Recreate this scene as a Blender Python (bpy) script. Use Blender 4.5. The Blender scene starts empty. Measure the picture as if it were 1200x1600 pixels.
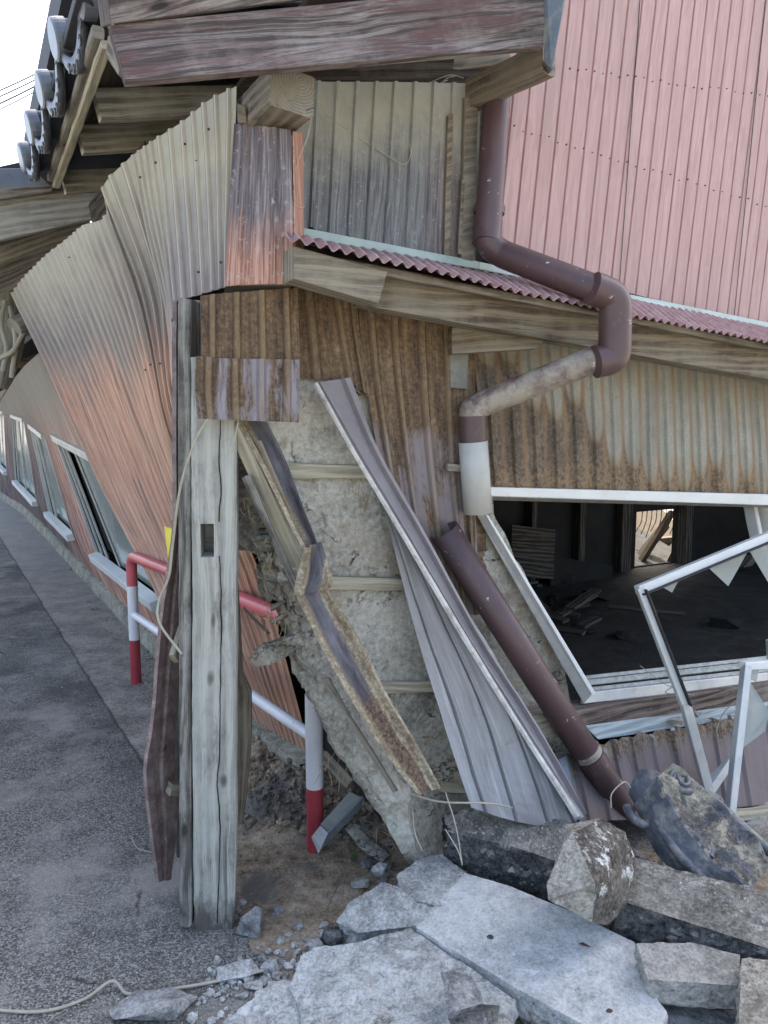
import bpy, bmesh, math, random
from mathutils import Vector, Matrix, noise as mn
random.seed(11)
S = bpy.context.scene
# ---------------------------------------------------------------- camera, sky, sun, exposure
F = 1200.0; PITCH = math.radians(7.1); CAMZ = 1.5
cam = bpy.data.objects.new('camera', bpy.data.cameras.new('camera'))
S.collection.objects.link(cam); S.camera = cam
cam.location = (0, 0, CAMZ); cam.rotation_euler = (math.pi/2 - PITCH, 0, 0)
cam.data.sensor_fit = 'HORIZONTAL'; cam.data.sensor_width = 36; cam.data.lens = 36.0
cam.data.clip_start = 0.05; cam.data.clip_end = 2000
S.render.resolution_x = 768; S.render.resolution_y = 1024
SUN_AZ = (0.42, 0.90); SUN_EL = math.radians(50)
w = bpy.data.worlds.new('World'); S.world = w; w.use_nodes = True
nt = w.node_tree; nt.nodes.clear()
sky = nt.nodes.new('ShaderNodeTexSky'); sky.sky_type = 'NISHITA'; sky.sun_disc = False
sky.sun_elevation = SUN_EL; sky.sun_rotation = math.atan2(SUN_AZ[0], SUN_AZ[1])
sky.air_density = 1.0; sky.dust_density = 6.2; sky.ozone_density = 0.0
bg = nt.nodes.new('ShaderNodeBackground'); bg.inputs[1].default_value = 0.15
wo = nt.nodes.new('ShaderNodeOutputWorld')
nt.links.new(sky.outputs[0], bg.inputs[0]); nt.links.new(bg.outputs[0], wo.inputs[0])
sl = bpy.data.lights.new('sun', 'SUN'); sl.energy = 3.0; sl.angle = math.radians(0.5); sl.color = (1, .95, .86)
so = bpy.data.objects.new('sun', sl); S.collection.objects.link(so)
az = Vector((SUN_AZ[0], SUN_AZ[1], 0)).normalized()
sd = Vector((az.x*math.cos(SUN_EL), az.y*math.cos(SUN_EL), math.sin(SUN_EL)))
so.rotation_euler = sd.to_track_quat('Z', 'Y').to_euler(); so.location = (0, 0, 12)
S.view_settings.view_transform = 'Standard'; S.view_settings.look = 'None'
S.view_settings.exposure = 2.2; S.view_settings.gamma = 1

# ---------------------------------------------------------------- pixel -> world
cp, sp = math.cos(PITCH), math.sin(PITCH)
CAM = Vector((0, 0, CAMZ))
def ray(x, y):
    a = (x-600)/F; b = (800-y)/F
    return Vector((a, cp + b*sp, -sp + b*cp))
def P(x, y, d):
    r = ray(x, y); return CAM + r*(d/r.y)
def G(x, y, z=0.0):
    r = ray(x, y); return CAM + r*((z-CAMZ)/r.z)
E1 = Vector((.882, .471, 0)); E2 = Vector((-.471, .882, 0)); O0 = Vector((-.45, 2.15, 0))   # gable wall: along, inward
def W(x, y, off=0.0):              # hit of the gable wall plane, off = metres towards the street
    r = ray(x, y); n = E2; p0 = O0 - E2*off
    return CAM + r*((p0-CAM).dot(n)/r.dot(n))
def L(t, s, z): return O0 + E1*t + E2*s + Vector((0, 0, z))
SD = Vector((-.511, .859, 0)).normalized()     # along the street, away
UP = Vector((0, 0, 1))

# ---------------------------------------------------------------- materials
def c(r, g, b):
    f = lambda v: ((v/255)/12.92 if v/255 <= .04045 else ((v/255+.055)/1.055)**2.4)
    l = .3*r+.59*g+.11*b; k = .85; r, g, b = (l+(q-l)*k for q in (r, g, b))
    return (f(r), f(g), f(b), 1)
class M:
    def __init__(s, name, rough=.8, metal=0, spec=.3):
        s.m = bpy.data.materials.new(name); s.m.use_nodes = True; s.t = s.m.node_tree
        s.b = s.t.nodes['Principled BSDF']; s.b.inputs['Roughness'].default_value = rough
        s.b.inputs['Metallic'].default_value = metal; s.b.inputs['Specular IOR Level'].default_value = spec
        tc = s.t.nodes.new('ShaderNodeTexCoord'); s.uv = tc.outputs['UV']; s.ob = tc.outputs['Object']
        s.ps = s.t.nodes.new('ShaderNodeNewGeometry').outputs['Position']
    def put(s, sock, v):
        if isinstance(v, bpy.types.NodeSocket): s.t.links.new(v, sock)
        elif v is not None: sock.default_value = v
    def map(s, v, sc=(1, 1, 1), rot=(0, 0, 0), loc=(0, 0, 0)):
        n = s.t.nodes.new('ShaderNodeMapping'); s.put(n.inputs[0], v)
        n.inputs['Scale'].default_value = sc; n.inputs['Rotation'].default_value = rot; n.inputs['Location'].default_value = loc
        return n.outputs[0]
    def noise(s, v, sc=5, det=6, ro=.6, di=0):
        n = s.t.nodes.new('ShaderNodeTexNoise'); s.put(n.inputs['Vector'], v)
        n.inputs['Scale'].default_value = sc; n.inputs['Detail'].default_value = det
        n.inputs['Roughness'].default_value = ro; n.inputs['Distortion'].default_value = di
        return n.outputs['Fac']
    def noisec(s, v, sc=5, det=4):
        n = s.t.nodes.new('ShaderNodeTexNoise'); s.put(n.inputs['Vector'], v)
        n.inputs['Scale'].default_value = sc; n.inputs['Detail'].default_value = det
        return n.outputs['Color']
    def vor(s, v, sc=5, feat='F1', out='Distance', rnd=1):
        n = s.t.nodes.new('ShaderNodeTexVoronoi'); s.put(n.inputs['Vector'], v); n.feature = feat
        n.inputs['Scale'].default_value = sc; n.inputs['Randomness'].default_value = rnd
        return n.outputs[out]
    def ramp(s, f, *st, ease='LINEAR'):
        n = s.t.nodes.new('ShaderNodeValToRGB'); s.put(n.inputs[0], f); e = n.color_ramp.elements; n.color_ramp.interpolation = ease
        while len(e) < len(st): e.new(.5)
        for k, (p, col) in enumerate(st):
            e[k].position = p
            e[k].color = col if isinstance(col, tuple) else (col, col, col, 1)
        return n.outputs[0]
    def mix(s, f, a, b, mode='MIX'):
        n = s.t.nodes.new('ShaderNodeMix'); n.data_type = 'RGBA'; n.blend_type = mode
        s.put(n.inputs[0], f); s.put(n.inputs[6], a); s.put(n.inputs[7], b); return n.outputs[2]
    def ma(s, op, a, b=None, cl=False):
        n = s.t.nodes.new('ShaderNodeMath'); n.operation = op; n.use_clamp = cl; s.put(n.inputs[0], a)
        if b is not None: s.put(n.inputs[1], b)
        return n.outputs[0]
    def addv(s, a, b, k=1):
        n = s.t.nodes.new('ShaderNodeVectorMath'); n.operation = 'MULTIPLY_ADD'
        s.put(n.inputs[0], b); n.inputs[1].default_value = (k, k, k); s.put(n.inputs[2], a); return n.outputs[0]
    def sep(s, v, k):
        n = s.t.nodes.new('ShaderNodeSeparateXYZ'); s.put(n.inputs[0], v); return n.outputs[k]
    def bump(s, h, dist=.003, st=1):
        n = s.t.nodes.new('ShaderNodeBump'); s.put(n.inputs['Height'], h)
        n.inputs['Distance'].default_value = dist; n.inputs['Strength'].default_value = st
        s.put(s.b.inputs['Normal'], n.outputs[0])
    def col(s, v): s.put(s.b.inputs['Base Color'], v)
    def rough(s, v): s.put(s.b.inputs['Roughness'], v)
    def lt(s, v, thr, soft=.03):     # 1 where v > thr
        return s.ramp(v, (max(0, thr-soft), 0.0), (min(1, thr+soft), 1.0))

def wood(name, lo, hi, dust=None, dustamt=.5, grain=1, paint=None, paintamt=.5, dark=None, darkamt=.3, rot=0):
    m = M(name, .85); v = m.uv                      # u runs along the grain in metres
    wv = m.addv(v, m.noisec(m.map(v, (1.2, 6, 1)), 1.5), .05)
    g1 = m.noise(m.map(wv, (1.6, 42*grain, 1)), 1, 7, .75, .8)
    g2 = m.noise(m.map(wv, (5, 260*grain, 1)), 1, 3, .6)
    n1 = m.t.nodes.new('ShaderNodeTexWave'); n1.wave_type = 'BANDS'; n1.bands_direction = 'Y'
    m.put(n1.inputs[0], m.map(wv, (.25, 1, 1))); n1.inputs['Scale'].default_value = 11*grain
    n1.inputs['Distortion'].default_value = 9; n1.inputs['Detail'].default_value = 4; n1.inputs['Detail Scale'].default_value = .5
    rings = n1.outputs['Fac']
    g = m.ma('ADD', m.ma('MULTIPLY', g1, .48), m.ma('ADD', m.ma('MULTIPLY', rings, .12), m.ma('MULTIPLY', g2, .40)))
    colr = m.ramp(g, (.35, tuple(x*.78 for x in lo[:3])+(1,)), (.45, lo), (.58, hi))
    if paint:
        pm = m.ma('ADD', m.ma('MULTIPLY', g, .75), m.ma('MULTIPLY', m.noise(m.map(v, (1.5, 9, 1)), 1.3, 7, .75), .65))
        colr = m.mix(m.lt(pm, 1.19-paintamt, .06), colr, m.mix(m.noise(m.map(v, (3, 60, 1)), 2), paint, tuple(x*.75 for x in paint[:3])+(1,)))
    if dark:
        dm = m.noise(m.map(v, (3, 12, 1), loc=(3, 1, 0)), 1.2, 9, .8)
        colr = m.mix(m.lt(dm, 1-darkamt, .06), colr, m.mix(g, dark, tuple(min(1, x*2.2) for x in dark[:3])+(1,)))
    if dust:
        d = m.noise(m.ob, 4.0, 7, .7)
        colr = m.mix(m.ma('MULTIPLY', m.lt(d, 1-dustamt, .16), .8), colr, dust)
    if rot:
        rz = m.ma('ADD', m.sep(m.ps, 2), m.ma('MULTIPLY', m.ma('SUBTRACT', m.noise(m.map(m.ps, (14, 14, 5)), 1, 7, .75), .5), .42))
        colr = m.mix(m.ramp(rz, (.03, .9), (.12, 0.0)), colr, m.mix(g1, c(44, 40, 36), c(104, 98, 88)))
    kn = m.vor(m.map(wv, (3.2, 9, 1), loc=(.3, .1, 0)), 1)
    colr = m.mix(m.ramp(kn, (.05, .9), (.10, 0.0)), colr, tuple(x*.35 for x in lo[:3])+(1,))
    crk = m.noise(m.map(wv, (.8, 30, 1), loc=(7, 3, 0)), 1, 2, .5, .3)
    ck = m.ramp(crk, (.70, 0.0), (.735, 1.0))
    colr = m.mix(m.ma('MULTIPLY', ck, .55), colr, (.012, .01, .008, 1))
    m.col(colr)
    m.bump(m.ma('SUBTRACT', m.ma('ADD', g, m.ma('MULTIPLY', g2, .5)), ck), .003, .8)
    return m.m

DUST = c(172, 166, 140)
MW_grey = wood('grey weathered timber', c(88, 80, 68), c(160, 150, 130), DUST, .55)
MW_brown = wood('brown timber', c(82, 72, 60), c(140, 126, 106), c(150, 144, 126), .46)
MW_dark = wood('dark eaves timber', c(80, 74, 66), c(136, 128, 114), c(156, 150, 134), .48)
MW_rafter = wood('dusty rafter timber', c(112, 107, 96), c(170, 164, 150), c(176, 171, 156), .5)
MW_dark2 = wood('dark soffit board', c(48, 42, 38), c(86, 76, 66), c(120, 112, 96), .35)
MW_barge = wood('maroon painted bargeboard', c(72, 64, 62), c(152, 147, 142), c(150, 144, 138), .36, 1.3, c(98, 72, 71), .47)
MW_post = wood('limewashed post timber', c(140, 138, 128), c(178, 178, 168), c(180, 182, 172), .5, .8, None, 0, c(80, 74, 66), .43, 1)
MW_plank = wood('silvery side plank', c(84, 80, 74), c(146, 143, 134), c(176, 176, 166), .36, 1, None, 0, c(66, 62, 58), .45)
MW_lath = wood('pale lath timber', c(130, 122, 104), c(192, 184, 162), DUST, .55)
MW_in = wood('dark interior timber', c(52, 47, 42), c(104, 96, 86))  # darker timber colours for the room inside
MW_sill = wood('grey brown floor beam', c(72, 60, 54), c(136, 118, 106), c(168, 160, 148), .4)
MW_blue = wood('pale blue painted batten', c(150, 164, 168), c(196, 208, 208), c(170, 170, 160), .35)

def endgrain():
    m = M('end grain', .9); v = m.map(m.uv, (1, 1, 1), loc=(-.02, -.03, 0))
    n = m.t.nodes.new('ShaderNodeTexWave'); n.wave_type = 'RINGS'; n.rings_direction = 'Z'
    m.put(n.inputs[0], v); n.inputs['Scale'].default_value = 42; n.inputs['Distortion'].default_value = 1.6; n.inputs['Detail'].default_value = 3
    k = m.noise(v, 30, 6, .7)
    m.col(m.mix(m.ma('MULTIPLY', k, .8), m.ramp(n.outputs['Fac'], (.2, c(92, 88, 80)), (.8, c(122, 117, 106))), c(166, 160, 146)))
    ck = m.ramp(m.ma('ABSOLUTE', m.ma('SUBTRACT', m.noise(v, 14, 4, .5), .5)), (.003, 1.0), (.012, 0.0))
    m.col(m.mix(m.ma('MULTIPLY', ck, m.lt(m.noise(v, 11, 2), .58, .05)), m.mix(m.ma('MULTIPLY', k, .8), m.ramp(n.outputs['Fac'], (.2, c(92, 88, 80)), (.8, c(122, 117, 106))), c(166, 160, 146)), c(30, 26, 22)))
    m.bump(n.outputs['Fac'], .002, .6); return m.m
MEND = endgrain()

def cladding(name, z0=1.72, z1=2.06, far=False):   # printed wood-grain steel: orange below, chalky grey above, dust under the eaves
    m = M(name, .55, 0, .4); v = m.uv
    z = m.sep(m.ps, 2)
    warp = m.noise(m.ps, 1.6, 6, .65); wz = m.ma('ADD', z, m.ma('MULTIPLY', m.ma('SUBTRACT', warp, .5), .55))
    streak = m.noise(m.map(v, (42, .55, 1)), 1, 4, .6, .3)
    gr = m.noise(m.addv(m.map(v, (150, 2.2, 1)), m.noisec(m.map(v, (5, 1.5, 1)), 1), 1.6), 1, 4, .65, .4)
    ora = m.ramp(gr, (.38, c(126, 76, 52)), (.49, c(192, 126, 92)), (.60, c(216, 164, 130)))
    ora = m.mix(m.ma('MULTIPLY', streak, .35), ora, c(222, 178, 160))
    gry = m.ramp(m.noise(m.map(v, (60, 2.5, 1)), 1, 5, .7), (.3, c(92, 84, 86)), (.7, c(150, 142, 138)))
    a = m.mix(m.ramp(m.ma('ADD', wz, m.ma('MULTIPLY', m.ma('SUBTRACT', streak, .5), .5)), (0, 0.0), (1, 1.0)), ora, ora)
    f1 = m.t.nodes.new('ShaderNodeMapRange'); m.put(f1.inputs[0], m.ma('ADD', wz, m.ma('MULTIPLY', m.ma('SUBTRACT', streak, .5), .35)))
    f1.inputs[1].default_value = z0-.13; f1.inputs[2].default_value = z0+.13
    a = m.mix(f1.outputs[0], ora, gry)
    f2 = m.t.nodes.new('ShaderNodeMapRange'); m.put(f2.inputs[0], m.ma('ADD', wz, m.ma('MULTIPLY', m.ma('SUBTRACT', m.noise(m.ps, 9, 6, .7), .5), .3)))
    f2.inputs[1].default_value = z1-.16; f2.inputs[2].default_value = z1+.12
    a = m.mix(f2.outputs[0], a, m.mix(m.noise(m.ps, 14, 5), c(158, 154, 138), c(188, 184, 164)))
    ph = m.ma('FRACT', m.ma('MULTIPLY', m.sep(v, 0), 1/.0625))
    a = m.mix(m.ma('MULTIPLY', m.ramp(m.ma('ABSOLUTE', m.ma('SUBTRACT', ph, .64)), (.06, 1.0), (.13, 0.0)), .9 if not far else .0), a, c(58, 50, 46))  # groove shade with dirt, painted as a dark line beside each rib
    a = m.mix(m.ma('MULTIPLY', m.ramp(m.ma('ABSOLUTE', m.ma('SUBTRACT', ph, .45)), (.03, 1.0), (.10, 0.0)), .35 if not far else .0), a, c(216, 204, 190))
    spk = m.vor(m.map(v, (1, 1, 1)), 9)
    a = m.mix(m.ramp(spk, (.018, .85), (.03, 0.0)), a, c(70, 50, 42))
    m.col(a); m.rough(m.ramp(f2.outputs[0], (0, .42), (1, .85))); m.bump(m.ma('ADD', gr, m.noise(m.ps, 60, 3)), .0008, .5)
    return m.m
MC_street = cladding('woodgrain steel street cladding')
def corner_clad():
    m = M('woodgrain steel corner trim', .5, 0, .4); v = m.uv
    gr = m.noise(m.addv(m.map(v, (110, 2.6, 1)), m.noisec(m.map(v, (7, 2, 1)), 1), 3), 1, 6, .7, .6)
    ora = m.ramp(gr, (.36, c(104, 66, 52)), (.48, c(170, 116, 92)), (.62, c(204, 158, 136)))
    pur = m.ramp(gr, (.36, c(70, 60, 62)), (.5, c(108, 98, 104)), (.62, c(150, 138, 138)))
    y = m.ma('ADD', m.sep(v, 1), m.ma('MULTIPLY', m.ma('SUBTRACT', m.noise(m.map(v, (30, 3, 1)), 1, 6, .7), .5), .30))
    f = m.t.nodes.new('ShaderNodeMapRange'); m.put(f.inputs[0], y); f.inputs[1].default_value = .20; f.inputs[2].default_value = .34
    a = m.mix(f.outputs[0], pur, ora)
    a = m.mix(m.lt(m.noise(m.ps, 34, 7, .75), .62, .05), a, c(178, 166, 158))
    m.col(a); m.bump(gr, .001, .6); return m.m
MC_corner = corner_clad()

def far_clad():
    m = M('far woodgrain steel cladding', .5, 0, .4); v = m.uv
    streak = m.noise(m.map(v, (26, .7, 1)), 1, 5, .65, .3)
    y = m.sep(m.ps, 1); z = m.sep(m.ps, 2)
    gr = m.noise(m.map(v, (110, 2.5, 1)), 1, 4, .6, .8)
    ora = m.ramp(gr, (.38, c(150, 104, 86)), (.6, c(224, 174, 152)))
    pur = m.ramp(gr, (.38, c(84, 70, 70)), (.6, c(150, 130, 128)))
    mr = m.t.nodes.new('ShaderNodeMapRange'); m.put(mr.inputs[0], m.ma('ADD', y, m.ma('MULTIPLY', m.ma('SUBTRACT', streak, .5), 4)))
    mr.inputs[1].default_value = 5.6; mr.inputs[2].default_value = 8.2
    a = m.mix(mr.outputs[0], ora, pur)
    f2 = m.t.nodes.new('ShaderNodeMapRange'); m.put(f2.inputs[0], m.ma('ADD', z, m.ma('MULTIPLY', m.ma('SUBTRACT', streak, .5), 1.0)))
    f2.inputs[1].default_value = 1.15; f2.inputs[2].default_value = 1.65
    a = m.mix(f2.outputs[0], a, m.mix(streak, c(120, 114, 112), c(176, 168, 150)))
    m.col(a); m.bump(gr, .001, .5); return m.m
MC_far = far_clad()

def upper_clad():
    m = M('dust stained grey steel cladding', .6, 0, .35); v = m.uv
    gr = m.noise(m.addv(m.map(v, (120, 3.0, 1)), m.noisec(m.map(v, (6, 2, 1)), 1), 5), 1, 5, .65, .8)
    base = m.ramp(gr, (.38, c(84, 86, 88)), (.62, c(128, 131, 132)))
    bro = m.ramp(gr, (.35, c(62, 52, 50)), (.65, c(150, 106, 84)))
    x = m.sep(v, 0); y = m.sep(v, 1)
    wp = m.ma('MULTIPLY', m.ma('SUBTRACT', m.noise(m.ps, 7, 7, .7), .5), .34)
    fx = m.t.nodes.new('ShaderNodeMapRange'); m.put(fx.inputs[0], m.ma('ADD', x, m.ma('MULTIPLY', wp, .3)))
    fx.inputs[1].default_value = .46; fx.inputs[2].default_value = .54
    a = m.mix(m.ma('MULTIPLY', fx.outputs[0], .75), base, m.mix(.5, bro, base))
    f2 = m.t.nodes.new('ShaderNodeMapRange'); m.put(f2.inputs[0], m.ma('ADD', y, wp))
    f2.inputs[1].default_value = .27; f2.inputs[2].default_value = .10; f2.clamp = True
    a = m.mix(f2.outputs[0], a, m.mix(m.noise(m.ps, 20, 5), c(138, 138, 128), c(174, 173, 158)))
    sp_ = m.noise(m.ps, 90, 3, .6)
    a = m.mix(m.ramp(sp_, (.62, 0.0), (.7, .5)), a, c(170, 176, 176))
    m.col(a); m.bump(gr, .0008, .5); return m.m
MC_upper = upper_clad()

def pink():
    m = M('salmon pink siding', .6, 0, .3); v = m.uv
    gr = m.noise(m.addv(m.map(v, (60, 3.5, 1)), m.noisec(m.map(v, (8, 2, 1)), 1), 3), 1, 4, .6, 1.2)
    a = m.ramp(gr, (.38, c(172, 136, 130)), (.62, c(191, 155, 148)))
    a = m.mix(m.ma('MULTIPLY', m.noise(m.ps, 1.5, 5), .5), a, c(168, 138, 132))
    a = m.mix(m.ramp(m.noise(m.map(v, (9, .6, 1), loc=(3, 1, 0)), 1, 6, .7), (.5, 0.0), (.7, .5)), a, c(160, 130, 120))
    ph = m.ma('FRACT', m.ma('MULTIPLY', m.sep(v, 0), 1/.0625))
    gl = m.ma('MULTIPLY', m.ramp(m.ma('ABSOLUTE', m.ma('SUBTRACT', ph, .5)), (.03, 1.0), (.075, 0.0)), m.ramp(m.noise(m.map(v, (30, 4, 1)), 1, 5, .7), (.35, .25), (.6, .95)))
    a = m.mix(gl, a, c(150, 92, 82))
    m.col(a); m.bump(gr, .0009, .5); return m.m
MC_pink = pink()

def rusty(name, amt=.5, grey=c(120, 112, 122), gamt=.5, vthr=None, hi=c(130, 106, 78), rp=None):
    m = M(name, .75, 0, .25); v = m.uv
    n1 = m.noise(m.map(v, (6, 2.2, 1)), 1.6, 9, .75, .4); n2 = m.noise(m.ps, 75, 5, .75); n3 = m.noise(m.map(v, (22, 1.5, 1)), 1, 5, .6)
    st_ = m.noise(m.map(v, (46, 2.2, 1)), 1, 7, .7)
    rd = m.ramp(m.ma('ADD', m.ma('MULTIPLY', n2, .34), m.ma('ADD', m.ma('MULTIPLY', n1, .3), m.ma('MULTIPLY', st_, .36))), (.39, c(58, 48, 42)), (.47, c(96, 78, 62)), (.55, hi), (.64, c(166, 146, 112)))
    gy = m.ramp(n3, (.3, tuple(x*.6 for x in grey[:3])+(1,)), (.7, grey))
    mask = m.ma('ADD', m.ma('MULTIPLY', n1, .6), m.ma('MULTIPLY', n3, .4))
    if vthr:
        y = m.sep(v, 1); f = m.t.nodes.new('ShaderNodeMapRange')
        m.put(f.inputs[0], m.ma('ADD', y, m.ma('MULTIPLY', m.ma('SUBTRACT', mask, .5), .35)))
        f.inputs[1].default_value = vthr-.02; f.inputs[2].default_value = vthr+.03; mk = f.outputs[0]
        mk = m.ma('MULTIPLY', mk, m.lt(mask, 1-gamt, .04))
    else: mk = m.lt(mask, 1-gamt, .03)
    a = m.mix(mk, rd, gy)
    if rp:
        t = m.ma('ABSOLUTE', m.ma('SUBTRACT', m.ma('FRACT', m.ma('MULTIPLY', m.sep(v, 0), 1/rp)), .5))
        a = m.mix(m.ma('MULTIPLY', m.ramp(t, (.08, 1.0), (.15, 0.0)), m.ramp(n2, (.42, .75), (.56, .1))), a, c(146, 124, 94))
        a = m.mix(m.ma('MULTIPLY', m.ramp(m.ma('ABSOLUTE', m.ma('SUBTRACT', t, .16)), (.0, 1.0), (.05, 0.0)), .4), a, c(52, 42, 36))
    m.col(a); m.rough(m.ramp(mk, (0, .9), (1, .5))); m.bump(m.ma('ADD', n2, n1), .0015, .7); return m.m
MR_rust = rusty('speckled rust steel', gamt=.36, rp=.09)
def strip_mat(name, vr):
    m = M(name, .8, 0, .25); v = m.uv; u = m.sep(v, 0); y = m.sep(v, 1)
    n = m.noise(m.map(v, (14, 3, 1)), 1.5, 8, .75, .3); f = m.noise(m.ps, 90, 5, .75)
    tan = m.ramp(m.ma('ADD', m.ma('MULTIPLY', n, .5), m.ma('MULTIPLY', f, .5)), (.40, c(104, 88, 68)), (.50, c(140, 126, 102)), (.60, c(184, 174, 152)))
    cen = m.ramp(n, (.36, c(62, 60, 66)), (.60, c(112, 110, 116)))
    rst = m.ramp(f, (.40, c(66, 52, 44)), (.60, c(124, 102, 82)))
    fr = m.t.nodes.new('ShaderNodeMapRange'); m.put(fr.inputs[0], m.ma('ADD', y, m.ma('MULTIPLY', m.ma('SUBTRACT', n, .5), .3))); fr.inputs[1].default_value = vr-.03; fr.inputs[2].default_value = vr+.03
    cen = m.mix(fr.outputs[0], cen, rst)
    e = m.ma('ABSOLUTE', m.ma('SUBTRACT', m.ma('ADD', u, m.ma('MULTIPLY', m.ma('SUBTRACT', n, .5), .05)), .055))
    a = m.mix(m.ramp(e, (.020, 0.0), (.030, 1.0)), cen, tan)
    m.col(a); m.bump(m.ma('ADD', f, n), .002, .7); return m.m
M_stripA = strip_mat('charcoal steel with tan edges', 3.0)
M_stripB = strip_mat('charcoal and rust steel with tan edges', .34)
MR_low = rusty('rust steel with lilac paint', grey=c(140, 130, 132), gamt=.51, vthr=.40, rp=.095)
MR_strip = rusty('rust and charcoal steel strip', grey=c(80, 78, 84), gamt=.48, hi=c(142, 122, 90))
MR_fallen = rusty('purple brown fallen steel', grey=c(128, 114, 112), gamt=.64, hi=c(142, 128, 110), rp=None, vthr=.05)

def galva():            # right part: zinc tongues running down into rust
    m = M('zinc steel with rust tongues', .6, 0, .35); v = m.uv
    x = m.sep(v, 0); y = m.sep(v, 1)
    n2 = m.noise(m.ps, 75, 5, .75); n1 = m.noise(m.map(v, (5, 2, 1)), 2, 8, .7)
    rd = m.ramp(m.ma('ADD', m.ma('MULTIPLY', n2, .55), m.ma('MULTIPLY', n1, .45)), (.40, c(70, 60, 52)), (.52, c(104, 90, 74)), (.66, c(144, 128, 104)))
    zc = m.ramp(n1, (.3, c(122, 120, 108)), (.7, c(164, 163, 150)))
    zc = m.mix(m.ramp(m.noise(m.ps, 160, 3), (.5, 0.0), (.7, .5)), zc, c(116, 104, 84))
    ph = m.ma('FRACT', m.ma('MULTIPLY', x, 1/.0875)); tri = m.ma('ABSOLUTE', m.ma('SUBTRACT', ph, .5))
    par = m.ma('MULTIPLY', m.ma('MULTIPLY', tri, tri), 4)           # 0 at rib flat centre, 1 at rib
    cell = m.t.nodes.new('ShaderNodeTexWhiteNoise'); cell.noise_dimensions = '1D'; m.put(cell.inputs['W'], m.ma('FLOOR', m.ma('MULTIPLY', x, 1/.0875)))
    depth = m.ma('ADD', m.ma('MULTIPLY', m.ma('MINIMUM', m.ma('MULTIPLY', x, 1/.62), 1.25), .36), m.ma('MULTIPLY', cell.outputs[0], .13))
    edge = m.ma('SUBTRACT', m.ma('SUBTRACT', depth, m.ma('MULTIPLY', m.ma('POWER', par, 1.6), .10)), m.ma('ADD', y, m.ma('MULTIPLY', m.ma('SUBTRACT', n1, .5), .09)))
    mk = m.ramp(m.ma('ADD', edge, .5), (.488, 0.0), (.502, 1.0))
    a = m.mix(mk, rd, zc)
    line = m.ramp(m.ma('ABSOLUTE', edge), (.004, .8), (.03, 0.0))
    a = m.mix(m.ma('MULTIPLY', line, .7), a, c(132, 108, 76))
    rb = m.ma('MULTIPLY', m.ramp(tri, (.36, 0.0), (.45, .75)), m.lt(n1, .42, .12))
    a = m.mix(rb, a, c(138, 106, 72))
    bo = m.ramp(y, (.40, 0.0), (.50, .6))
    a = m.mix(m.ma('MULTIPLY', bo, m.lt(n2, .5, .06)), a, c(150, 120, 80))
    m.col(a); m.bump(m.ma('ADD', n2, n1), .0012, .6); return m.m
MR_galva = galva()

def painted(name, base, alt, sc=4, amt=.4, rough=.45, dirt=None, dirtamt=.3, chip=None, spec=.4, metal=0, bumpd=.0006):
    m = M(name, rough, metal, spec)
    a = m.mix(m.ramp(m.noise(m.ob, sc, 6, .65), (.3, 0.0), (.7, 1.0)), base, alt)
    if dirt: a = m.mix(m.ma('MULTIPLY', m.lt(m.noise(m.ob, sc*2.3, 8, .72), 1-dirtamt, .1), .75), a, dirt)
    if chip: a = m.mix(m.lt(m.noise(m.ob, 26, 5, .7), .66, .01), a, chip)
    m.col(a); m.bump(m.noise(m.ob, 90, 4), bumpd, .5); return m.m
M_alu = painted('dusty aluminium', c(206, 208, 206), c(176, 180, 180), 9, .4, .35, c(160, 158, 146), .34, None, .5, .35)
M_aluwhite = painted('white aluminium', c(222, 224, 220), c(206, 208, 204), 6, .4, .4, c(170, 168, 156), .3)
M_alutrack = painted('grimy aluminium track', c(172, 176, 172), c(136, 140, 134), 16, .4, .45, c(112, 108, 94), .44, None, .5, .2)
M_red = painted('red rail paint', c(176, 58, 68), c(160, 50, 60), 5, .4, .3, c(186, 110, 112), .3, c(208, 190, 190), .5)
M_redtop = painted('faded red rail paint', c(214, 96, 104), c(196, 74, 84), 3, .4, .3, c(206, 140, 140), .3, None, .5)
M_white = painted('white rail paint', c(224, 224, 226), c(206, 206, 210), 5, .4, .35, c(178, 176, 168), .3, c(140, 130, 120), .5)
M_pvc = painted('maroon drainpipe plastic', c(96, 70, 70), c(78, 59, 61), 5, .4, .42, c(136, 112, 104), .3, c(190, 176, 168), .5)
M_pvcold = painted('sun bleached drainpipe plastic', c(92, 68, 70), c(120, 100, 96), 7, .4, .5, c(174, 166, 148), .52, c(200, 190, 176), .4)
M_pvcpale = painted('bleached white plastic', c(196, 196, 188), c(168, 168, 160), 6, .4, .5, c(130, 126, 112), .3)
M_pvcgrey = painted('grey plastic pipe', c(150, 152, 152), c(120, 124, 124), 6, .4, .5, c(150, 142, 126), .4)
M_flash = painted('pale green flashing', c(172, 190, 180), c(146, 164, 156), 6, .4, .5, c(150, 146, 128), .35)
M_flashgrey = painted('blue grey flashing', c(112, 122, 130), c(86, 94, 102), 7, .4, .45, c(156, 154, 140), .4, None, .5, .3)
M_corr = painted('oxide red corrugated roof', c(178, 138, 136), c(152, 108, 108), 7, .4, .55, c(186, 166, 160), .48, c(80, 50, 46))
M_stripm = painted('mauve painted steel strip', c(136, 106, 104), c(112, 92, 92), 9, .4, .45, c(168, 158, 148), .46, c(60, 46, 42))
M_stripgrey = painted('grey green steel strip', c(128, 132, 124), c(100, 104, 100), 6, .4, .5, c(160, 152, 138), .4)
M_tile = painted('glazed kawara tile', c(74, 80, 90), c(52, 56, 64), 9, .4, .32, c(150, 146, 132), .26, None, .6)
M_tileend = painted('silvery tile end', c(108, 116, 126), c(84, 90, 100), 9, .4, .3, c(150, 156, 160), .3, None, .6)
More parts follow.
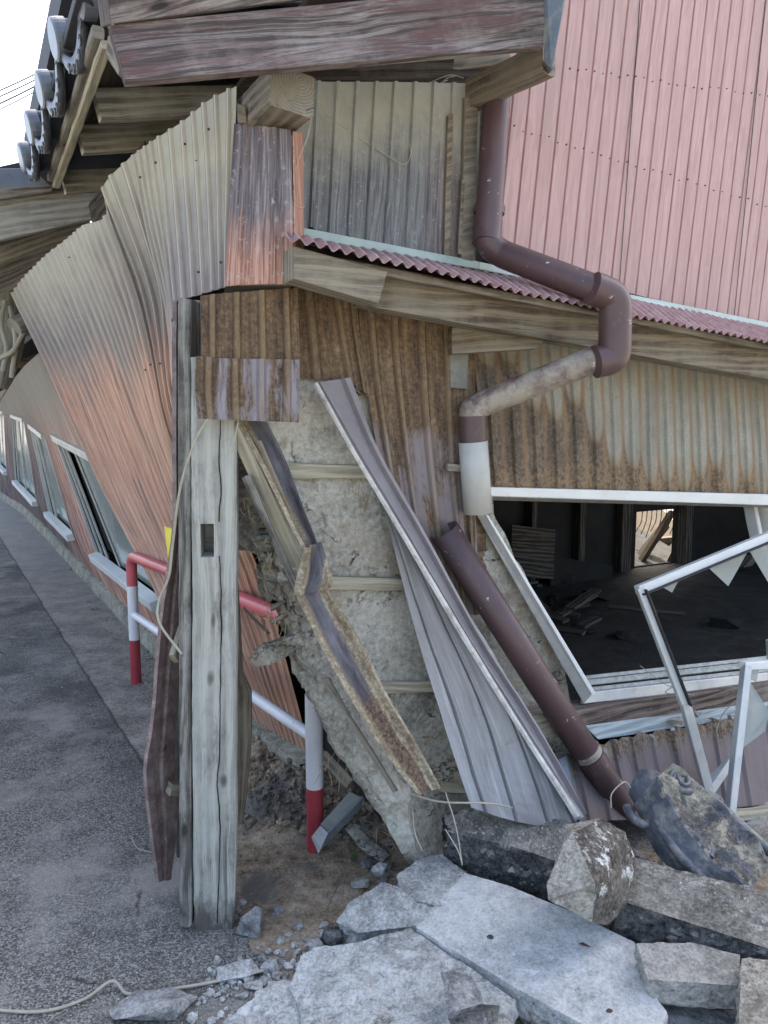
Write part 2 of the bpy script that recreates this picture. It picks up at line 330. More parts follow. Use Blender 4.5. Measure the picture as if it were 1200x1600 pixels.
M_tiledark = painted('dark tile underside', c(58, 62, 72), c(44, 47, 54), 6, .4, .7, c(90, 86, 78), .3)
M_yel = painted('yellow warning plate', c(240, 222, 60), c(232, 208, 40), 5, .4, .4, c(220, 210, 120), .2)
M_orange = painted('red orange print', c(226, 90, 50), c(214, 80, 50), 5)
M_wire = painted('dusty cable', c(150, 142, 124), c(176, 170, 150), 20, .5, .8)
M_wiredark = painted('dark cable', c(60, 60, 62), c(80, 80, 80), 20, .5, .7)
M_nail = painted('rusty nail', c(70, 48, 40), c(96, 68, 52), 40, .5, .8)
M_reed = painted('split reed lath', c(134, 122, 98), c(96, 86, 70), 30, .5, .9)
M_leaf = painted('weed leaf', c(58, 88, 48), c(84, 116, 62), 40, .5, .6)
M_straw = painted('straw', c(170, 150, 108), c(140, 122, 88), 30, .5, .9)
M_dark = painted('interior black', c(52, 50, 48), c(40, 38, 36), 3, .4, .95, c(74, 70, 62), .3)  # near-black tone for the inside and hidden parts
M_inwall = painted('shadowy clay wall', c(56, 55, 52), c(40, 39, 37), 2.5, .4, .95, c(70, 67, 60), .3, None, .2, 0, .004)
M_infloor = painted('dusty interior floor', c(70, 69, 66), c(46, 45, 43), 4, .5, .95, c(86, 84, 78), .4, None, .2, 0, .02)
M_tan = painted('sunlit lath', c(88, 74, 52), c(66, 54, 38), 6, .4, .9)
def lav():
    m = M('lilac grey steel sheet', .45, .15, .5); v = m.uv
    n1 = m.noise(m.map(v, (9, 1.4, 1)), 1.4, 8, .7, .5); n3 = m.noise(m.map(v, (40, 1.2, 1)), 1, 5, .7)
    a = m.ramp(n1, (.32, c(122, 121, 122)), (.6, c(158, 157, 158)))
    a = m.mix(m.lt(n3, .6, .08), a, c(182, 184, 186))
    a = m.mix(m.lt(m.noise(m.map(v, (3, 3, 1)), 2.2, 8, .75), .63, .02), a, c(138, 124, 96))
    e = m.ramp(m.sep(v, 0), (.0, 0.0), (1, 1.0))
    m.col(a); m.rough(m.ramp(n1, (.3, .35), (.7, .6))); m.bump(m.ma('ADD', n1, n3), .0008, .5); return m.m
M_lav = lav()
M_lavedge = painted('chalky white bent edge', c(204, 204, 198), c(168, 166, 160), 12, .4, .6, c(120, 110, 104), .42)
M_lavdark = painted('mauve channel web', c(142, 137, 140), c(120, 114, 120), 6, .4, .45, c(156, 148, 136), .35)

def glass(name, col, alpha=.6, rough=.15):
    m = M(name, rough, 0, .6); m.col(m.mix(m.noise(m.ob, 6, 5), col, tuple(x*.7 for x in col[:3])+(1,)))
    m.put(m.b.inputs['Alpha'], m.ramp(m.noise(m.ob, 5, 6), (.3, alpha), (.7, min(1, alpha+.2)))); return m.m
M_pane = painted('dusty greenish window glass', c(142, 156, 146), c(122, 138, 130), 2, .5, .12, c(140, 150, 140), .4, None, .9, 0, .0)
M_shard = glass('frosted glass shard', c(176, 188, 186), .55)

def mud():
    m = M('cracked clay daub', .95, 0, .1); v = m.ps
    wv = m.addv(m.addv(v, m.noisec(v, 6, 4), .14), m.noisec(v, 40, 4), .02)
    big = m.noise(v, 3, 7, .7); fine = m.noise(v, 60, 6, .75)
    a = m.ramp(m.ma('ADD', m.ma('MULTIPLY', big, .6), m.ma('MULTIPLY', fine, .4)), (.41, c(118, 114, 102)), (.50, c(166, 163, 150)), (.59, c(202, 199, 187)))
    mk = m.noise(v, 3.2, 3, .5)
    e = m.vor(wv, 6.5, 'DISTANCE_TO_EDGE'); e2 = m.vor(wv, 17, 'DISTANCE_TO_EDGE')
    k1 = m.ma('MULTIPLY', m.ramp(e, (.004, 1.0), (.014, 0.0)), m.lt(mk, .54, .04)); k2 = m.ma('MULTIPLY', m.ramp(e2, (.006, .9), (.025, 0.0)), m.lt(m.noise(v, 4.5, 4), .58, .04))
    c1 = m.noise(m.map(v, (1, 1, 1.7)), 4.2, 9, .62, .2); c2 = m.noise(m.map(v, (1, 1, 1.3), loc=(5, 2, 1)), 8.5, 9, .66, .2)
    k3 = m.ma('MULTIPLY', m.ramp(m.ma('ABSOLUTE', m.ma('SUBTRACT', c1, .5)), (.0015, 1.0), (.007, 0.0)), m.lt(m.noise(m.map(v, loc=(2, 7, 3)), 3, 3), .56, .03))
    k4 = m.ma('MULTIPLY', m.ramp(m.ma('ABSOLUTE', m.ma('SUBTRACT', c2, .52)), (.001, .8), (.006, 0.0)), m.lt(m.noise(m.map(v, loc=(9, 1, 3)), 4, 3), .61, .03))
    kk = m.ma('MAXIMUM', m.ma('MAXIMUM', m.ma('MULTIPLY', k1, .0), m.ma('MULTIPLY', k2, .0)), m.ma('MAXIMUM', k3, k4))
    a = m.mix(m.lt(m.noise(v, 6, 8, .75), .58, .06), a, c(150, 138, 116))
    a = m.mix(kk, a, c(58, 48, 38))
    st = m.noise(m.map(v, (90, 90, 14), rot=(.3, .8, .2)), 1, 3, .5)
    a = m.mix(m.ma('MULTIPLY', m.lt(st, .67, .01), .5), a, c(190, 172, 128))
    m.col(a); m.bump(m.ma('SUBTRACT', m.ma('ADD', m.ma('MULTIPLY', fine, .5), big), m.ma('MULTIPLY', kk, 1.4)), .012, .9); return m.m
M_mud = mud()

def concrete(name, lo, hi, lich=None, lichamt=.3, pit=1, dark=None, darkamt=.3, pat=None):
    m = M(name, .92, 0, .15); v = m.ps
    big = m.noise(v, 3.5, 8, .7); fine = m.noise(v, 110, 6, .8); med = m.noise(v, 22, 6, .7)
    a = m.ramp(m.ma('ADD', m.ma('MULTIPLY', big, .3), m.ma('ADD', m.ma('MULTIPLY', fine, .4), m.ma('MULTIPLY', med, .3))), (.40, tuple(x*.62 for x in lo[:3])+(1,)), (.46, lo), (.56, hi))
    agg = m.vor(v, 130, 'F1', 'Distance'); a = m.mix(m.ma('MULTIPLY', m.ramp(agg, (.05, .6), (.22, 0.0)), .6*pit), a, c(84, 82, 80))  # cavity shade put into the colour as dark pits
    if dark: a = m.mix(m.lt(m.noise(v, 7, 8, .75), 1-darkamt, .04), a, dark)
    if lich: a = m.mix(m.lt(m.noise(v, 11, 8, .8), 1-lichamt, .02), a, lich)
    m.col(a); m.bump(m.ma('ADD', m.ma('MULTIPLY', fine, .6), m.ma('ADD', m.ma('MULTIPLY', med, .8), m.ma('MULTIPLY', m.ramp(agg, (.03, -0.0), (.2, 1.0)), .25*pit))), .014, .9); return m.m
M_slab = concrete('pale concrete slab', c(184, 186, 184), c(222, 224, 222), c(228, 230, 228), .36, .9, c(134, 132, 124), .34)
M_slabrough = concrete('broken concrete', c(150, 151, 147), c(210, 212, 208), c(212, 212, 206), .40, 1, c(104, 98, 88), .36)
M_found = concrete('old foundation concrete', c(70, 72, 74), c(128, 128, 124), c(168, 164, 152), .36, 1, c(42, 44, 46), .42)
M_stonedark = concrete('lichened dark stone face', c(88, 82, 74), c(142, 136, 126), c(220, 220, 214), .42, .6, c(58, 48, 40), .42)
M_foundtop = concrete('dusty rough footing top', c(108, 106, 98), c(166, 162, 150), c(186, 182, 170), .4, 1, c(66, 64, 60), .36)
M_stone = concrete('quarried stone', c(146, 140, 126), c(208, 202, 186), c(220, 218, 208), .40, .8, c(72, 58, 44), .42)
M_block = concrete('grey block', c(142, 140, 130), c(192, 188, 178), c(200, 198, 190), .3, 1.2)
M_kerb = concrete('kerb concrete', c(128, 124, 108), c(180, 176, 156), c(190, 186, 168), .3, .5, c(92, 86, 70), .3)
M_rock = concrete('grey rubble', c(122, 122, 122), c(184, 184, 180), c(206, 206, 202), .36, .4)
def ground_mat():
    m = M('asphalt', .9, 0, .2); v = m.ps
    wv = m.addv(v, m.noisec(v, 3, 4), .05)
    st = m.vor(v, 210, 'F1', 'Color'); sd_ = m.vor(v, 210); big = m.noise(v, 1.3, 8, .7); fine = m.noise(v, 260, 3, .7)
    g = m.ma('ADD', m.ma('MULTIPLY', m.sep(st, 0), .45), m.ma('MULTIPLY', fine, .55))
    a = m.ramp(g, (.28, c(68, 68, 64)), (.50, c(104, 103, 97)), (.76, c(158, 156, 147)))
    a = m.mix(m.ma('MULTIPLY', m.ramp(m.vor(v, 38), (.06, 1.0), (.10, 0.0)), m.lt(m.sep(m.vor(v, 38, 'F1', 'Color'), 1), .72, .01)), a, c(176, 174, 168))
    a = m.mix(m.ramp(big, (.42, .6), (.54, 0.0)), a, c(62, 61, 60))
    a = m.mix(m.ramp(m.noise(m.map(v, loc=(4, 2, 0)), 2.2, 8, .7), (.48, 0.0), (.62, .6)), a, c(156, 152, 142))
    # the older strip by the wall
    x = m.sep(v, 0); y = m.sep(v, 1)
    s = m.ma('ADD', m.ma('MULTIPLY', x, .859), m.ma('MULTIPLY', y, .511))
    wob = m.ma('MULTIPLY', m.ma('SUBTRACT', m.noise(v, 5, 8, .7), .5), .05)
    ss = m.ma('ADD', s, wob); off = SEAM
    strip = m.ramp(m.ma('ADD', m.ma('SUBTRACT', ss, off), .5), (.495, 0.0), (.505, 1.0))
    old = m.ramp(m.ma('ADD', m.ma('MULTIPLY', m.noise(v, 4.5, 8, .72), .6), m.ma('MULTIPLY', g, .4)), (.34, c(72, 66, 58)), (.5, c(134, 128, 117)), (.62, c(176, 170, 158)))
    far = m.t.nodes.new('ShaderNodeMapRange'); m.put(far.inputs[0], y); far.inputs[1].default_value = 4.5; far.inputs[2].default_value = 8
    old = m.mix(m.ma('MULTIPLY', far.outputs[0], .6), old, c(160, 158, 152))
    a = m.mix(m.ma('MULTIPLY', strip, .85), a, old)
    seam = m.ramp(m.ma('ABSOLUTE', m.ma('SUBTRACT', ss, off)), (.002, .8), (.010, 0.0))
    crk = m.ma('MULTIPLY', m.ramp(m.vor(m.addv(wv, m.noisec(v, 30, 4), .03), .8, 'DISTANCE_TO_EDGE'), (.001, 1.0), (.006, 0.0)), m.lt(m.noise(v, 1.7, 5), .56, .03))
    kk = m.ma('MAXIMUM', m.ma('MULTIPLY', seam, .75), m.ma('MULTIPLY', crk, .85))
    a = m.mix(kk, a, c(40, 38, 36))
    m.col(a); m.bump(m.ma('SUBTRACT', m.ma('ADD', m.ma('MULTIPLY', m.ramp(sd_, (0, 1.0), (.5, 0.0)), .9), m.ma('MULTIPLY', fine, .5)), m.ma('MULTIPLY', kk, 2)), .003, .8); return m.m
_a, _b = G(44, 913), G(171, 1101)
SEAM = (_a.x*.859+_a.y*.511 + _b.x*.859+_b.y*.511)/2
M_ground = ground_mat()
def soil():
    m = M('brown soil', .95, 0, .1); v = m.ps
    n1 = m.noise(v, 6, 8, .75); n2 = m.noise(v, 120, 5, .75); n3 = m.noise(v, 24, 6, .7)
    a = m.ramp(m.ma('ADD', m.ma('MULTIPLY', n1, .4), m.ma('ADD', m.ma('MULTIPLY', n2, .35), m.ma('MULTIPLY', n3, .25))), (.38, c(96, 82, 66)), (.5, c(160, 140, 116)), (.62, c(200, 184, 160)))
    a = m.mix(m.lt(m.noise(v, 3.6, 6, .7), .56, .05), a, c(116, 112, 104))
    m.col(a); m.bump(m.ma('ADD', n2, m.ma('MULTIPLY', n3, 1.5)), .012, .9); return m.m
M_soil = soil()
# ---------------------------------------------------------------- geometry helpers
COL = S.collection
def thing(name, label, cat, loc=(0, 0, 0), group=None):
    o = bpy.data.objects.new(name, None); COL.objects.link(o); o.location = loc; o.empty_display_size = .1
    tag(o, label, cat, group); return o
def tag(o, label, cat=None, group=None, kind=None):
    if label: o['label'] = label
    if cat: o['category'] = cat
    if group: o['group'] = group
    if kind: o['kind'] = kind
    return o
class MB:
    def __init__(s): s.v = []; s.f = []; s.uv = []; s.mi = []; s.sm = []
    def add(s, vs, fs, uvs=None, mi=0, smooth=False):
        b = len(s.v); s.v += [Vector(p) for p in vs]
        for k, f in enumerate(fs):
            s.f.append([b+i for i in f]); s.mi.append(mi[k] if isinstance(mi, list) else mi); s.sm.append(smooth)
            s.uv.append([uvs[i] for i in f] if isinstance(uvs, list) and len(uvs) == len(vs) else (uvs[k] if uvs else [(0, 0)]*len(f)))
        return s
    def build(s, name, mats, parent=None, kind=None):
        me = bpy.data.meshes.new(name)
        org = Vector((0, 0, 0))
        if s.v:
            org = sum(s.v, Vector())/len(s.v)
        me.from_pydata([p-org for p in s.v], [], s.f)
        ul = me.uv_layers.new(name='UVMap'); k = 0
        for fu in s.uv:
            for q in fu: ul.data[k].uv = q[:2]; k += 1
        for m in (mats if isinstance(mats, (list, tuple)) else [mats]): me.materials.append(m)
        me.polygons.foreach_set('material_index', s.mi); me.polygons.foreach_set('use_smooth', s.sm)
        me.update(); o = bpy.data.objects.new(name, me); COL.objects.link(o); o.location = org
        if parent:
            o.parent = parent; o.location = org - Vector(ploc(parent))
        if kind: o['kind'] = kind
        return o
def ploc(o):
    p = Vector(o.location)
    while o.parent: o = o.parent; p += Vector(o.location)
    return p
def lerp(a, b, t): return a+(b-a)*t
def nz(p, sc, off=0): return mn.noise(Vector(p)*sc+Vector((off, off*.7, off*1.3)))

def beam(p0, p1, w, h, up=UP, seg=None, bev=.004, wob=.002, mb=None, taper=1, ends=1, off=None):
    """timber along p0->p1, w across, h along `up`; u of the UV runs along the grain"""
    mb = mb or MB(); p0 = Vector(p0); p1 = Vector(p1); ax = (p1-p0); ln = ax.length; ax.normalize()
    side = ax.cross(Vector(up)).normalized(); u2 = side.cross(ax).normalized()
    seg = seg or max(2, int(ln/.06)); W2, H2 = w/2, h/2; b = min(bev, W2*.4, H2*.4)
    cs = [(-W2+b, -H2), (0, -H2), (W2-b, -H2), (W2, -H2+b), (W2, 0), (W2, H2-b), (W2-b, H2), (0, H2), (-W2+b, H2), (-W2, H2-b), (-W2, 0), (-W2, -H2+b)]
    per = [0]
    for k in range(12):
        a = cs[k]; q = cs[(k+1) % 12]; per.append(per[-1]+math.hypot(a[0]-q[0], a[1]-q[1]))
    ro = off if off is not None else random.random()*50; vs = []; uvs = []
    for i in range(seg+1):
        t = i/seg; sc = lerp(1, taper, t)
        for k in range(12):
            q = p0+ax*(ln*t)+side*(cs[k][0]*sc)+u2*(cs[k][1]*sc)
            d = wob*nz(q, 9, ro)+wob*.6*nz(q, 40, ro)
            q = q+(side*cs[k][0]+u2*cs[k][1]).normalized()*d
            if i in (0, seg): q = q+ax*(wob*2*nz(q, 60, ro))
            vs.append(q)
    n = 12; fs = []; fu = []
    for i in range(seg):
        for k in range(n):
            a, b_ = i*n+k, i*n+(k+1) % n
            fs.append([a, b_, b_+n, a+n]); u0, u1 = ln*i/seg+ro, ln*(i+1)/seg+ro
            fu.append([(u0, per[k]+ro), (u0, per[k+1]+ro), (u1, per[k+1]+ro), (u1, per[k]+ro)])
    mi = [0]*len(fs)
    fs.append(list(range(n))[::-1]); fu.append([cs[k] for k in range(n)][::-1]); mi.append(ends)
    fs.append([seg*n+k for k in range(n)]); fu.append([cs[k] for k in range(n)]); mi.append(ends)
    mb.add(vs, fs, fu, mi); return mb

def catmull(pts, n):
    pts = [Vector(p) for p in pts]; out = []
    if len(pts) == 2: return [pts[0].lerp(pts[1], i/n) for i in range(n+1)]
    q = [pts[0]*2-pts[1]]+pts+[pts[-1]*2-pts[-2]]
    for i in range(len(pts)-1):
        a, b, c_, d = q[i:i+4]
        for k in range(n):
            t = k/n; out.append(.5*((2*b)+(c_-a)*t+(2*a-5*b+4*c_-d)*t*t+(3*b-a-3*c_+d)*t**3))
    out.append(pts[-1]); return out
def tube(pts, r, sides=16, mb=None, cap=True, sm=True, mi=0, hollow=False, wob=0):
    """round tube through pts (already dense); r number or list"""
    mb = mb or MB(); pts = [Vector(p) for p in pts]; n = len(pts); vs = []; fs = []; uv = []
    nrm = None; ln = 0; L_ = []
    for i, p in enumerate(pts):
        t = (pts[min(i+1, n-1)]-pts[max(i-1, 0)]).normalized()
        if nrm is None: nrm = t.orthogonal().normalized()
        nrm = (nrm-t*nrm.dot(t)).normalized(); bn = t.cross(nrm)
        rr = r[i] if isinstance(r, (list, tuple)) else r
        if i: ln += (p-pts[i-1]).length
        L_.append(ln)
        for k in range(sides):
            a = 2*math.pi*k/sides; q = (nrm*math.cos(a)+bn*math.sin(a))
            vs.append(p+q*(rr+(wob*nz(p+q*rr, 14) if wob else 0)))
    for i in range(n-1):
        for k in range(sides):
            a, b = i*sides+k, i*sides+(k+1) % sides; fs.append([a, b, b+sides, a+sides])
            uv.append([(L_[i], k/sides*.3), (L_[i], (k+1)/sides*.3), (L_[i+1], (k+1)/sides*.3), (L_[i+1], k/sides*.3)])
    mb.add(vs, fs, uv, mi, sm)
    if cap:
        for e in (0, n-1):
            ring = [e*sides+k for k in range(sides)]; pv = [vs[i] for i in ring]
            if e == 0: pv = pv[::-1]
            mb.add(pv, [list(range(sides))], None, mi, False)
    return mb
def corner_path(pts, rad, n=6):
    """polyline with rounded corners"""
    pts = [Vector(p) for p in pts]; out = [pts[0]]
    for i in range(1, len(pts)-1):
        a, b, c_ = pts[i-1], pts[i], pts[i+1]; r1 = min(rad, (a-b).length*.45, (c_-b).length*.45)
        s_, e_ = b+(a-b).normalized()*r1, b+(c_-b).normalized()*r1
        for k in range(n+1):
            t = k/n; out.append(s_*(1-t)**2+b*2*t*(1-t)+e_*t*t)
    out.append(pts[-1]); return out
def spike(mb, p, q, r, sides=4):
    return tube([p, q], [r, r*.7], sides, mb, True, False)

RIB = [(0, 0), (.36, 0), (.43, 1), (.57, 1), (.64, 0)]          # narrow raised rib
GRV = [(0, 0), (.42, 0), (.47, -1), (.53, -1), (.58, 0)]        # narrow groove
def sinp(n=8): return [(k/n, math.sin(2*math.pi*k/n)) for k in range(n)]
def sheet(cols, name, mat, parent, ribs, amp, prof=RIB, nv=24, us=None, vfun=None, rag=None, smooth_u=True, thick=.0012, uvflip=1, hole=None, warp=0, curve=True, uoff=0, pitch=None):
    """corrugated sheet: cols = list of columns, each a list of world points top->bottom. ribs = number over the whole width."""
    nc = len(cols)
    dens = [catmull(cc, max(1, nv//(len(cc)-1))) if curve else [x for i in range(len(cc)-1) for x in [Vector(cc[i]).lerp(Vector(cc[i+1]), k/max(1, nv//(len(cc)-1))) for k in range(max(1, nv//(len(cc)-1)))]]+[Vector(cc[-1])] for cc in cols]
    rows = len(dens[0]); us = us or [i/(nc-1) for i in range(nc)]
    U = []
    for r_ in range(ribs):
        for p, h in prof: U.append(((r_+p)/ribs, h))
    U.append((1, prof[0][1]))
    def at(u, j):
        for i in range(nc-1):
            if u <= us[i+1]+1e-9: break
        t = (u-us[i])/(us[i+1]-us[i])
        a, b = dens[i][j], dens[i+1][j]
        if smooth_u and nc > 2:
            a0 = dens[i-1][j] if i > 0 else a*2-b; b1 = dens[i+2][j] if i+2 < nc else b*2-a
            return .5*((2*a)+(b-a0)*t+(2*a0-5*a+4*b-b1)*t*t+(3*a-a0-3*b+b1)*t**3)
        return a.lerp(b, t)
    base = [[at(u, j) for u, h in U] for j in range(rows)]
    vs = []; uvs = []; wid = (base[rows//2][-1]-base[rows//2][0]).length
    if pitch: wid = pitch*ribs
    for j in range(rows):
        for i in range(len(U)):
            a = base[j][max(0, i-1)]; b = base[j][min(len(U)-1, i+1)]; d0 = base[max(0, j-1)][i]; d1 = base[min(rows-1, j+1)][i]
            n = (b-a).cross(d1-d0)
            n = n.normalized() if n.length > 1e-9 else Vector((0, -1, 0))
            if n.dot(CAM-base[j][i]) < 0: n = -n
            p = base[j][i]+n*(amp*U[i][1]+warp*nz(base[j][i], 4)+warp*.3*nz(base[j][i], 15))
            if rag:
                e = rag(U[i][0], j/(rows-1)); 
                if e: p = p+(d1-d0).normalized()*e
            vs.append(p); uvs.append((U[i][0]*wid+uoff, (base[j][i]-base[0][i]).length))
    m_ = len(U); fs = []
    for j in range(rows-1):
        for i in range(m_-1):
            if hole and hole((U[i][0]+U[i+1][0])/2, (j+.5)/(rows-1)): continue
            fs.append([j*m_+i, j*m_+i+1, (j+1)*m_+i+1, (j+1)*m_+i])
    mb = MB().add(vs, fs, uvs, 0, False); o = mb.build(name, mat, parent)
    if thick:
        md = o.modifiers.new('thickness', 'SOLIDIFY'); md.thickness = thick; md.offset = 0
    return o

def prism(front, back, name=None, mat=None, parent=None, mb=None, uvd=None, mi=0):
    """solid between two matching polygons; uvd = grain direction"""
    mb = mb or MB(); front = [Vector(p) for p in front]; back = [Vector(p) for p in back]; n = len(front)
    g = (Vector(uvd) if uvd else front[1]-front[0]).normalized()
    faces = [front, back[::-1]]+[[front[k], back[k], back[(k+1) % n], front[(k+1) % n]] for k in range(n)]
    ro = random.random()*20
    for fc in faces:
        nn = (fc[1]-fc[0]).cross(fc[2]-fc[1]); nn = nn.normalized() if nn.length > 1e-9 else Vector((0, 0, 1))
        h = nn.cross(g); h = h.normalized() if h.length > 1e-6 else Vector((0, 0, 1))
        mb.add(fc, [list(range(len(fc)))], [[(p.dot(g)+ro, p.dot(h)+ro) for p in fc]], mi)
    if name: return mb.build(name, mat, parent)
    return mb
def board(c4, thick, name, mat, parent, into=None, uvd=None, bevel=.003):
    """board from four face corners (TL,TR,BR,BL)"""
    c4 = [Vector(p) for p in c4]; n = (c4[1]-c4[0]).cross(c4[3]-c4[0]).normalized()
    if n.dot(CAM-c4[0]) > 0: n = -n
    if into: n = Vector(into).normalized()
    o = prism(c4, [p+n*thick for p in c4], name, mat, parent, uvd=uvd)
    weld(o); bv(o, bevel); return o
def weld(o):
    bm = bmesh.new(); bm.from_mesh(o.data); bmesh.ops.remove_doubles(bm, verts=bm.verts, dist=1e-5)
    bmesh.ops.recalc_face_normals(bm, faces=bm.faces); bm.to_mesh(o.data); bm.free()
def bv(o, w=.003, seg=2):
    md = o.modifiers.new('edge', 'BEVEL'); md.width = w; md.segments = seg; md.limit_method = 'ANGLE'; md.angle_limit = .6

def rockify(o, cuts=2, side=False, amp=.01, sc=9, amp2=.004, sc2=40, seed=0, maxlen=.05):
    bm = bmesh.new(); bm.from_mesh(o.data); bmesh.ops.remove_doubles(bm, verts=bm.verts, dist=1e-5)
    bmesh.ops.triangulate(bm, faces=bm.faces)
    for _ in range(7):
        es = [e for e in bm.edges if e.calc_length() > maxlen]
        if not es or len(bm.verts) > 30000: break
        bmesh.ops.subdivide_edges(bm, edges=es, cuts=1)
        bmesh.ops.triangulate(bm, faces=[f for f in bm.faces if len(f.verts) > 3])
    bmesh.ops.recalc_face_normals(bm, faces=bm.faces); bm.normal_update(); off = ploc(o)
    mv = []
    for v in bm.verts:
        p = v.co+off; q = Vector((p.x+seed, p.y, p.z))
        r1 = mn.fractal(q*sc, 1, 2, 3); r2 = mn.noise(q*sc2); r3 = 1-abs(mn.noise(q*sc*2.1+Vector((9, 9, 9))))*2
        sd_ = 1+1.6*max(0, 1-abs(v.normal.z)*1.6) if side else 1
        mv.append(v.normal*(amp*sd_*(r1*.8+r3*.35-.2)+amp2*sd_*r2))
    for v, d in zip(bm.verts, mv): v.co += d
    bm.to_mesh(o.data); bm.free()
    for p in o.data.polygons: p.use_smooth = False
    return o
def bynormal(o, mats, fn):
    o.data.materials.clear()
    for m in mats: o.data.materials.append(m)
    for p in o.data.polygons: p.material_index = fn(p.normal, p.center+o.location)
def hull(pts, name, mat, parent=None):
    bm = bmesh.new()
    for p in pts: bm.verts.new(p)
    r = bmesh.ops.convex_hull(bm, input=bm.verts)
    bmesh.ops.delete(bm, geom=list({g for g in r['geom_interior']+r['geom_unused'] if isinstance(g, bmesh.types.BMVert)}), context='VERTS')
    bm.verts.index_update()
    mb = MB().add([v.co.copy() for v in bm.verts], [[v.index for v in f.verts] for f in bm.faces]); bm.free()
    return mb.build(name, mat, parent)
def boulder(cen, size, name, mat, label=None, cat='rubble', seed=1, n=14, amp=.01, maxlen=None, group=None, rot=0):
    rnd = random.Random(seed); pts = []
    sx, sy, sz = size; cr, sr = math.cos(rot), math.sin(rot)
    for _ in range(n):
        v = Vector((rnd.gauss(0, 1), rnd.gauss(0, 1), rnd.gauss(0, 1))).normalized()
        k = rnd.uniform(.82, 1.05); x, y, z = v.x*sx*k, v.y*sy*k, v.z*sz*k
        pts.append(Vector(cen)+Vector((x*cr-y*sr, x*sr+y*cr, z)))
    o = hull(pts, name, mat); mx = max(size)
    rockify(o, amp=amp, sc=.5/mx+5, amp2=amp*.35, sc2=45, seed=seed, maxlen=maxlen or max(.008, mx/7))
    if label: tag(o, label, cat, group)
    return o
def slab(top, z0, name, mat, label, cat, down=None, amp=.006, maxlen=.016, seed=0, sc=8, amp2=.003, group=None):
    """concrete piece: top polygon (world), bottom = straight down to z0 (or down vector)"""
    top = [Vector(p) for p in top]; bot = [Vector((p.x, p.y, min(z0, p.z-.02))) if down is None else p+Vector(down) for p in top]
    o = prism(top, bot, name, mat); weld(o); rockify(o, amp=amp, sc=sc, amp2=amp2, sc2=65, seed=seed, maxlen=min(maxlen, .014), side=True)
    tag(o, label, cat, group); return o
def ww_(x, y, z): return G(x, y, z)
# ================================================================ SETTING
# ground: one sheet, finely divided near the camera
def ground_h(x, y):
    p = Vector((x, y, 0)); d = math.hypot(x+.3, y-2.5)
    near = max(0, 1-d/9)
    return near*(.006*mn.noise(p*1.7)+.003*mn.noise(p*7))-.004
xs = sorted(set([-600, -200, -60, -30, -16, -10] + [-7+.1*i for i in range(95)] + [3, 5, 9, 20, 60, 200, 600]))
ys = sorted(set([-300, -60, -15, -6, -2, 0] + [.6+.1*i for i in range(75)] + [9, 11, 14, 20, 40, 100, 300, 1200]))
vs = [Vector((x, y, ground_h(x, y))) for y in ys for x in xs]; nx = len(xs)
fs = [[j*nx+i, j*nx+i+1, (j+1)*nx+i+1, (j+1)*nx+i] for j in range(len(ys)-1) for i in range(nx-1)]
ground = MB().add(vs, fs, None, 0, True).build('road', M_ground); tag(ground, 'worn dark asphalt lane beside the collapsed building', None, kind='structure')
# soil heap area
def patch_pts(poly_px, z, n):
    pass
SOIL = [(372, 1165, .05), (400, 1120, .06), (470, 1180, .08), (560, 1190, .1), (640, 1250, .08), (760, 1300, .02), (1000, 1330, .0), (1260, 1380, .0), (1330, 1700, -.01), (700, 1700, -.01), (560, 1570, -.006), (480, 1520, -.004), (400, 1485, -.006), (372, 1440, -.005), (366, 1390, .005), (366, 1300, .012), (368, 1230, .03)]
def inpoly(x, y, poly):
    r = False; j = len(poly)-1
    for i in range(len(poly)):
        xi, yi = poly[i]; xj, yj = poly[j]
        if (yi > y) != (yj > y) and x < (xj-xi)*(y-yi)/(yj-yi)+xi: r = not r
        j = i
    return r
spoly = [(G(x, y).x, G(x, y).y) for x, y, z in SOIL]
def dist_edge(x, y):
    p = Vector((x, y)); best = 9
    for i in range(len(spoly)):
        a = Vector(spoly[i]); b = Vector(spoly[(i+1) % len(spoly)]); ab = b-a
        t = max(0, min(1, (p-a).dot(ab)/max(ab.length_squared, 1e-9))); best = min(best, (p-a-ab*t).length)
    return best if inpoly(x, y, spoly) else -best
def soil_h(x, y):
    d = dist_edge(x, y)+.04*mn.noise(Vector((x*6, y*6, 3)))
    if d < -.05: return None
    p = Vector((x, y, 0)); e = max(0, min(1, (d+.03)/.12))
    far = max(0, min(1, (y-2.25)/.6))
    return -.006+e*(.012+.07*far*far)+e*(.018*mn.fractal(p*7, 1, 2, 4)*(0.45+far)+.006*mn.noise(p*40)*(.5+far))
step = .016; vid = {}; vs = []; fs = []
X0, X1, Y0, Y1 = -.8, 1.6, 1.35, 3.5
nxs, nys = int((X1-X0)/step), int((Y1-Y0)/step)
for j in range(nys):
    for i in range(nxs):
        x, y = X0+i*step, Y0+j*step
        h = soil_h(x, y)
        if h is not None: vid[(i, j)] = len(vs); vs.append(Vector((x, y, h)))
for (i, j) in list(vid):
    q = [(i, j), (i+1, j), (i+1, j+1), (i, j+1)]
    if all(k in vid for k in q): fs.append([vid[k] for k in q])
soil_o = MB().add(vs, fs, None, 0, True).build('bare_soil', M_soil); tag(soil_o, 'brown sandy soil and clay crumbs beside the post', None, kind='structure')
def gz(x, y):
    h = soil_h(x, y) if (X0 < x < X1 and Y0 < y < Y1) else None
    return max(ground_h(x, y), h if h is not None else -9)
def gp(px, py):
    q = G(px, py); return Vector((q.x, q.y, gz(q.x, q.y)))

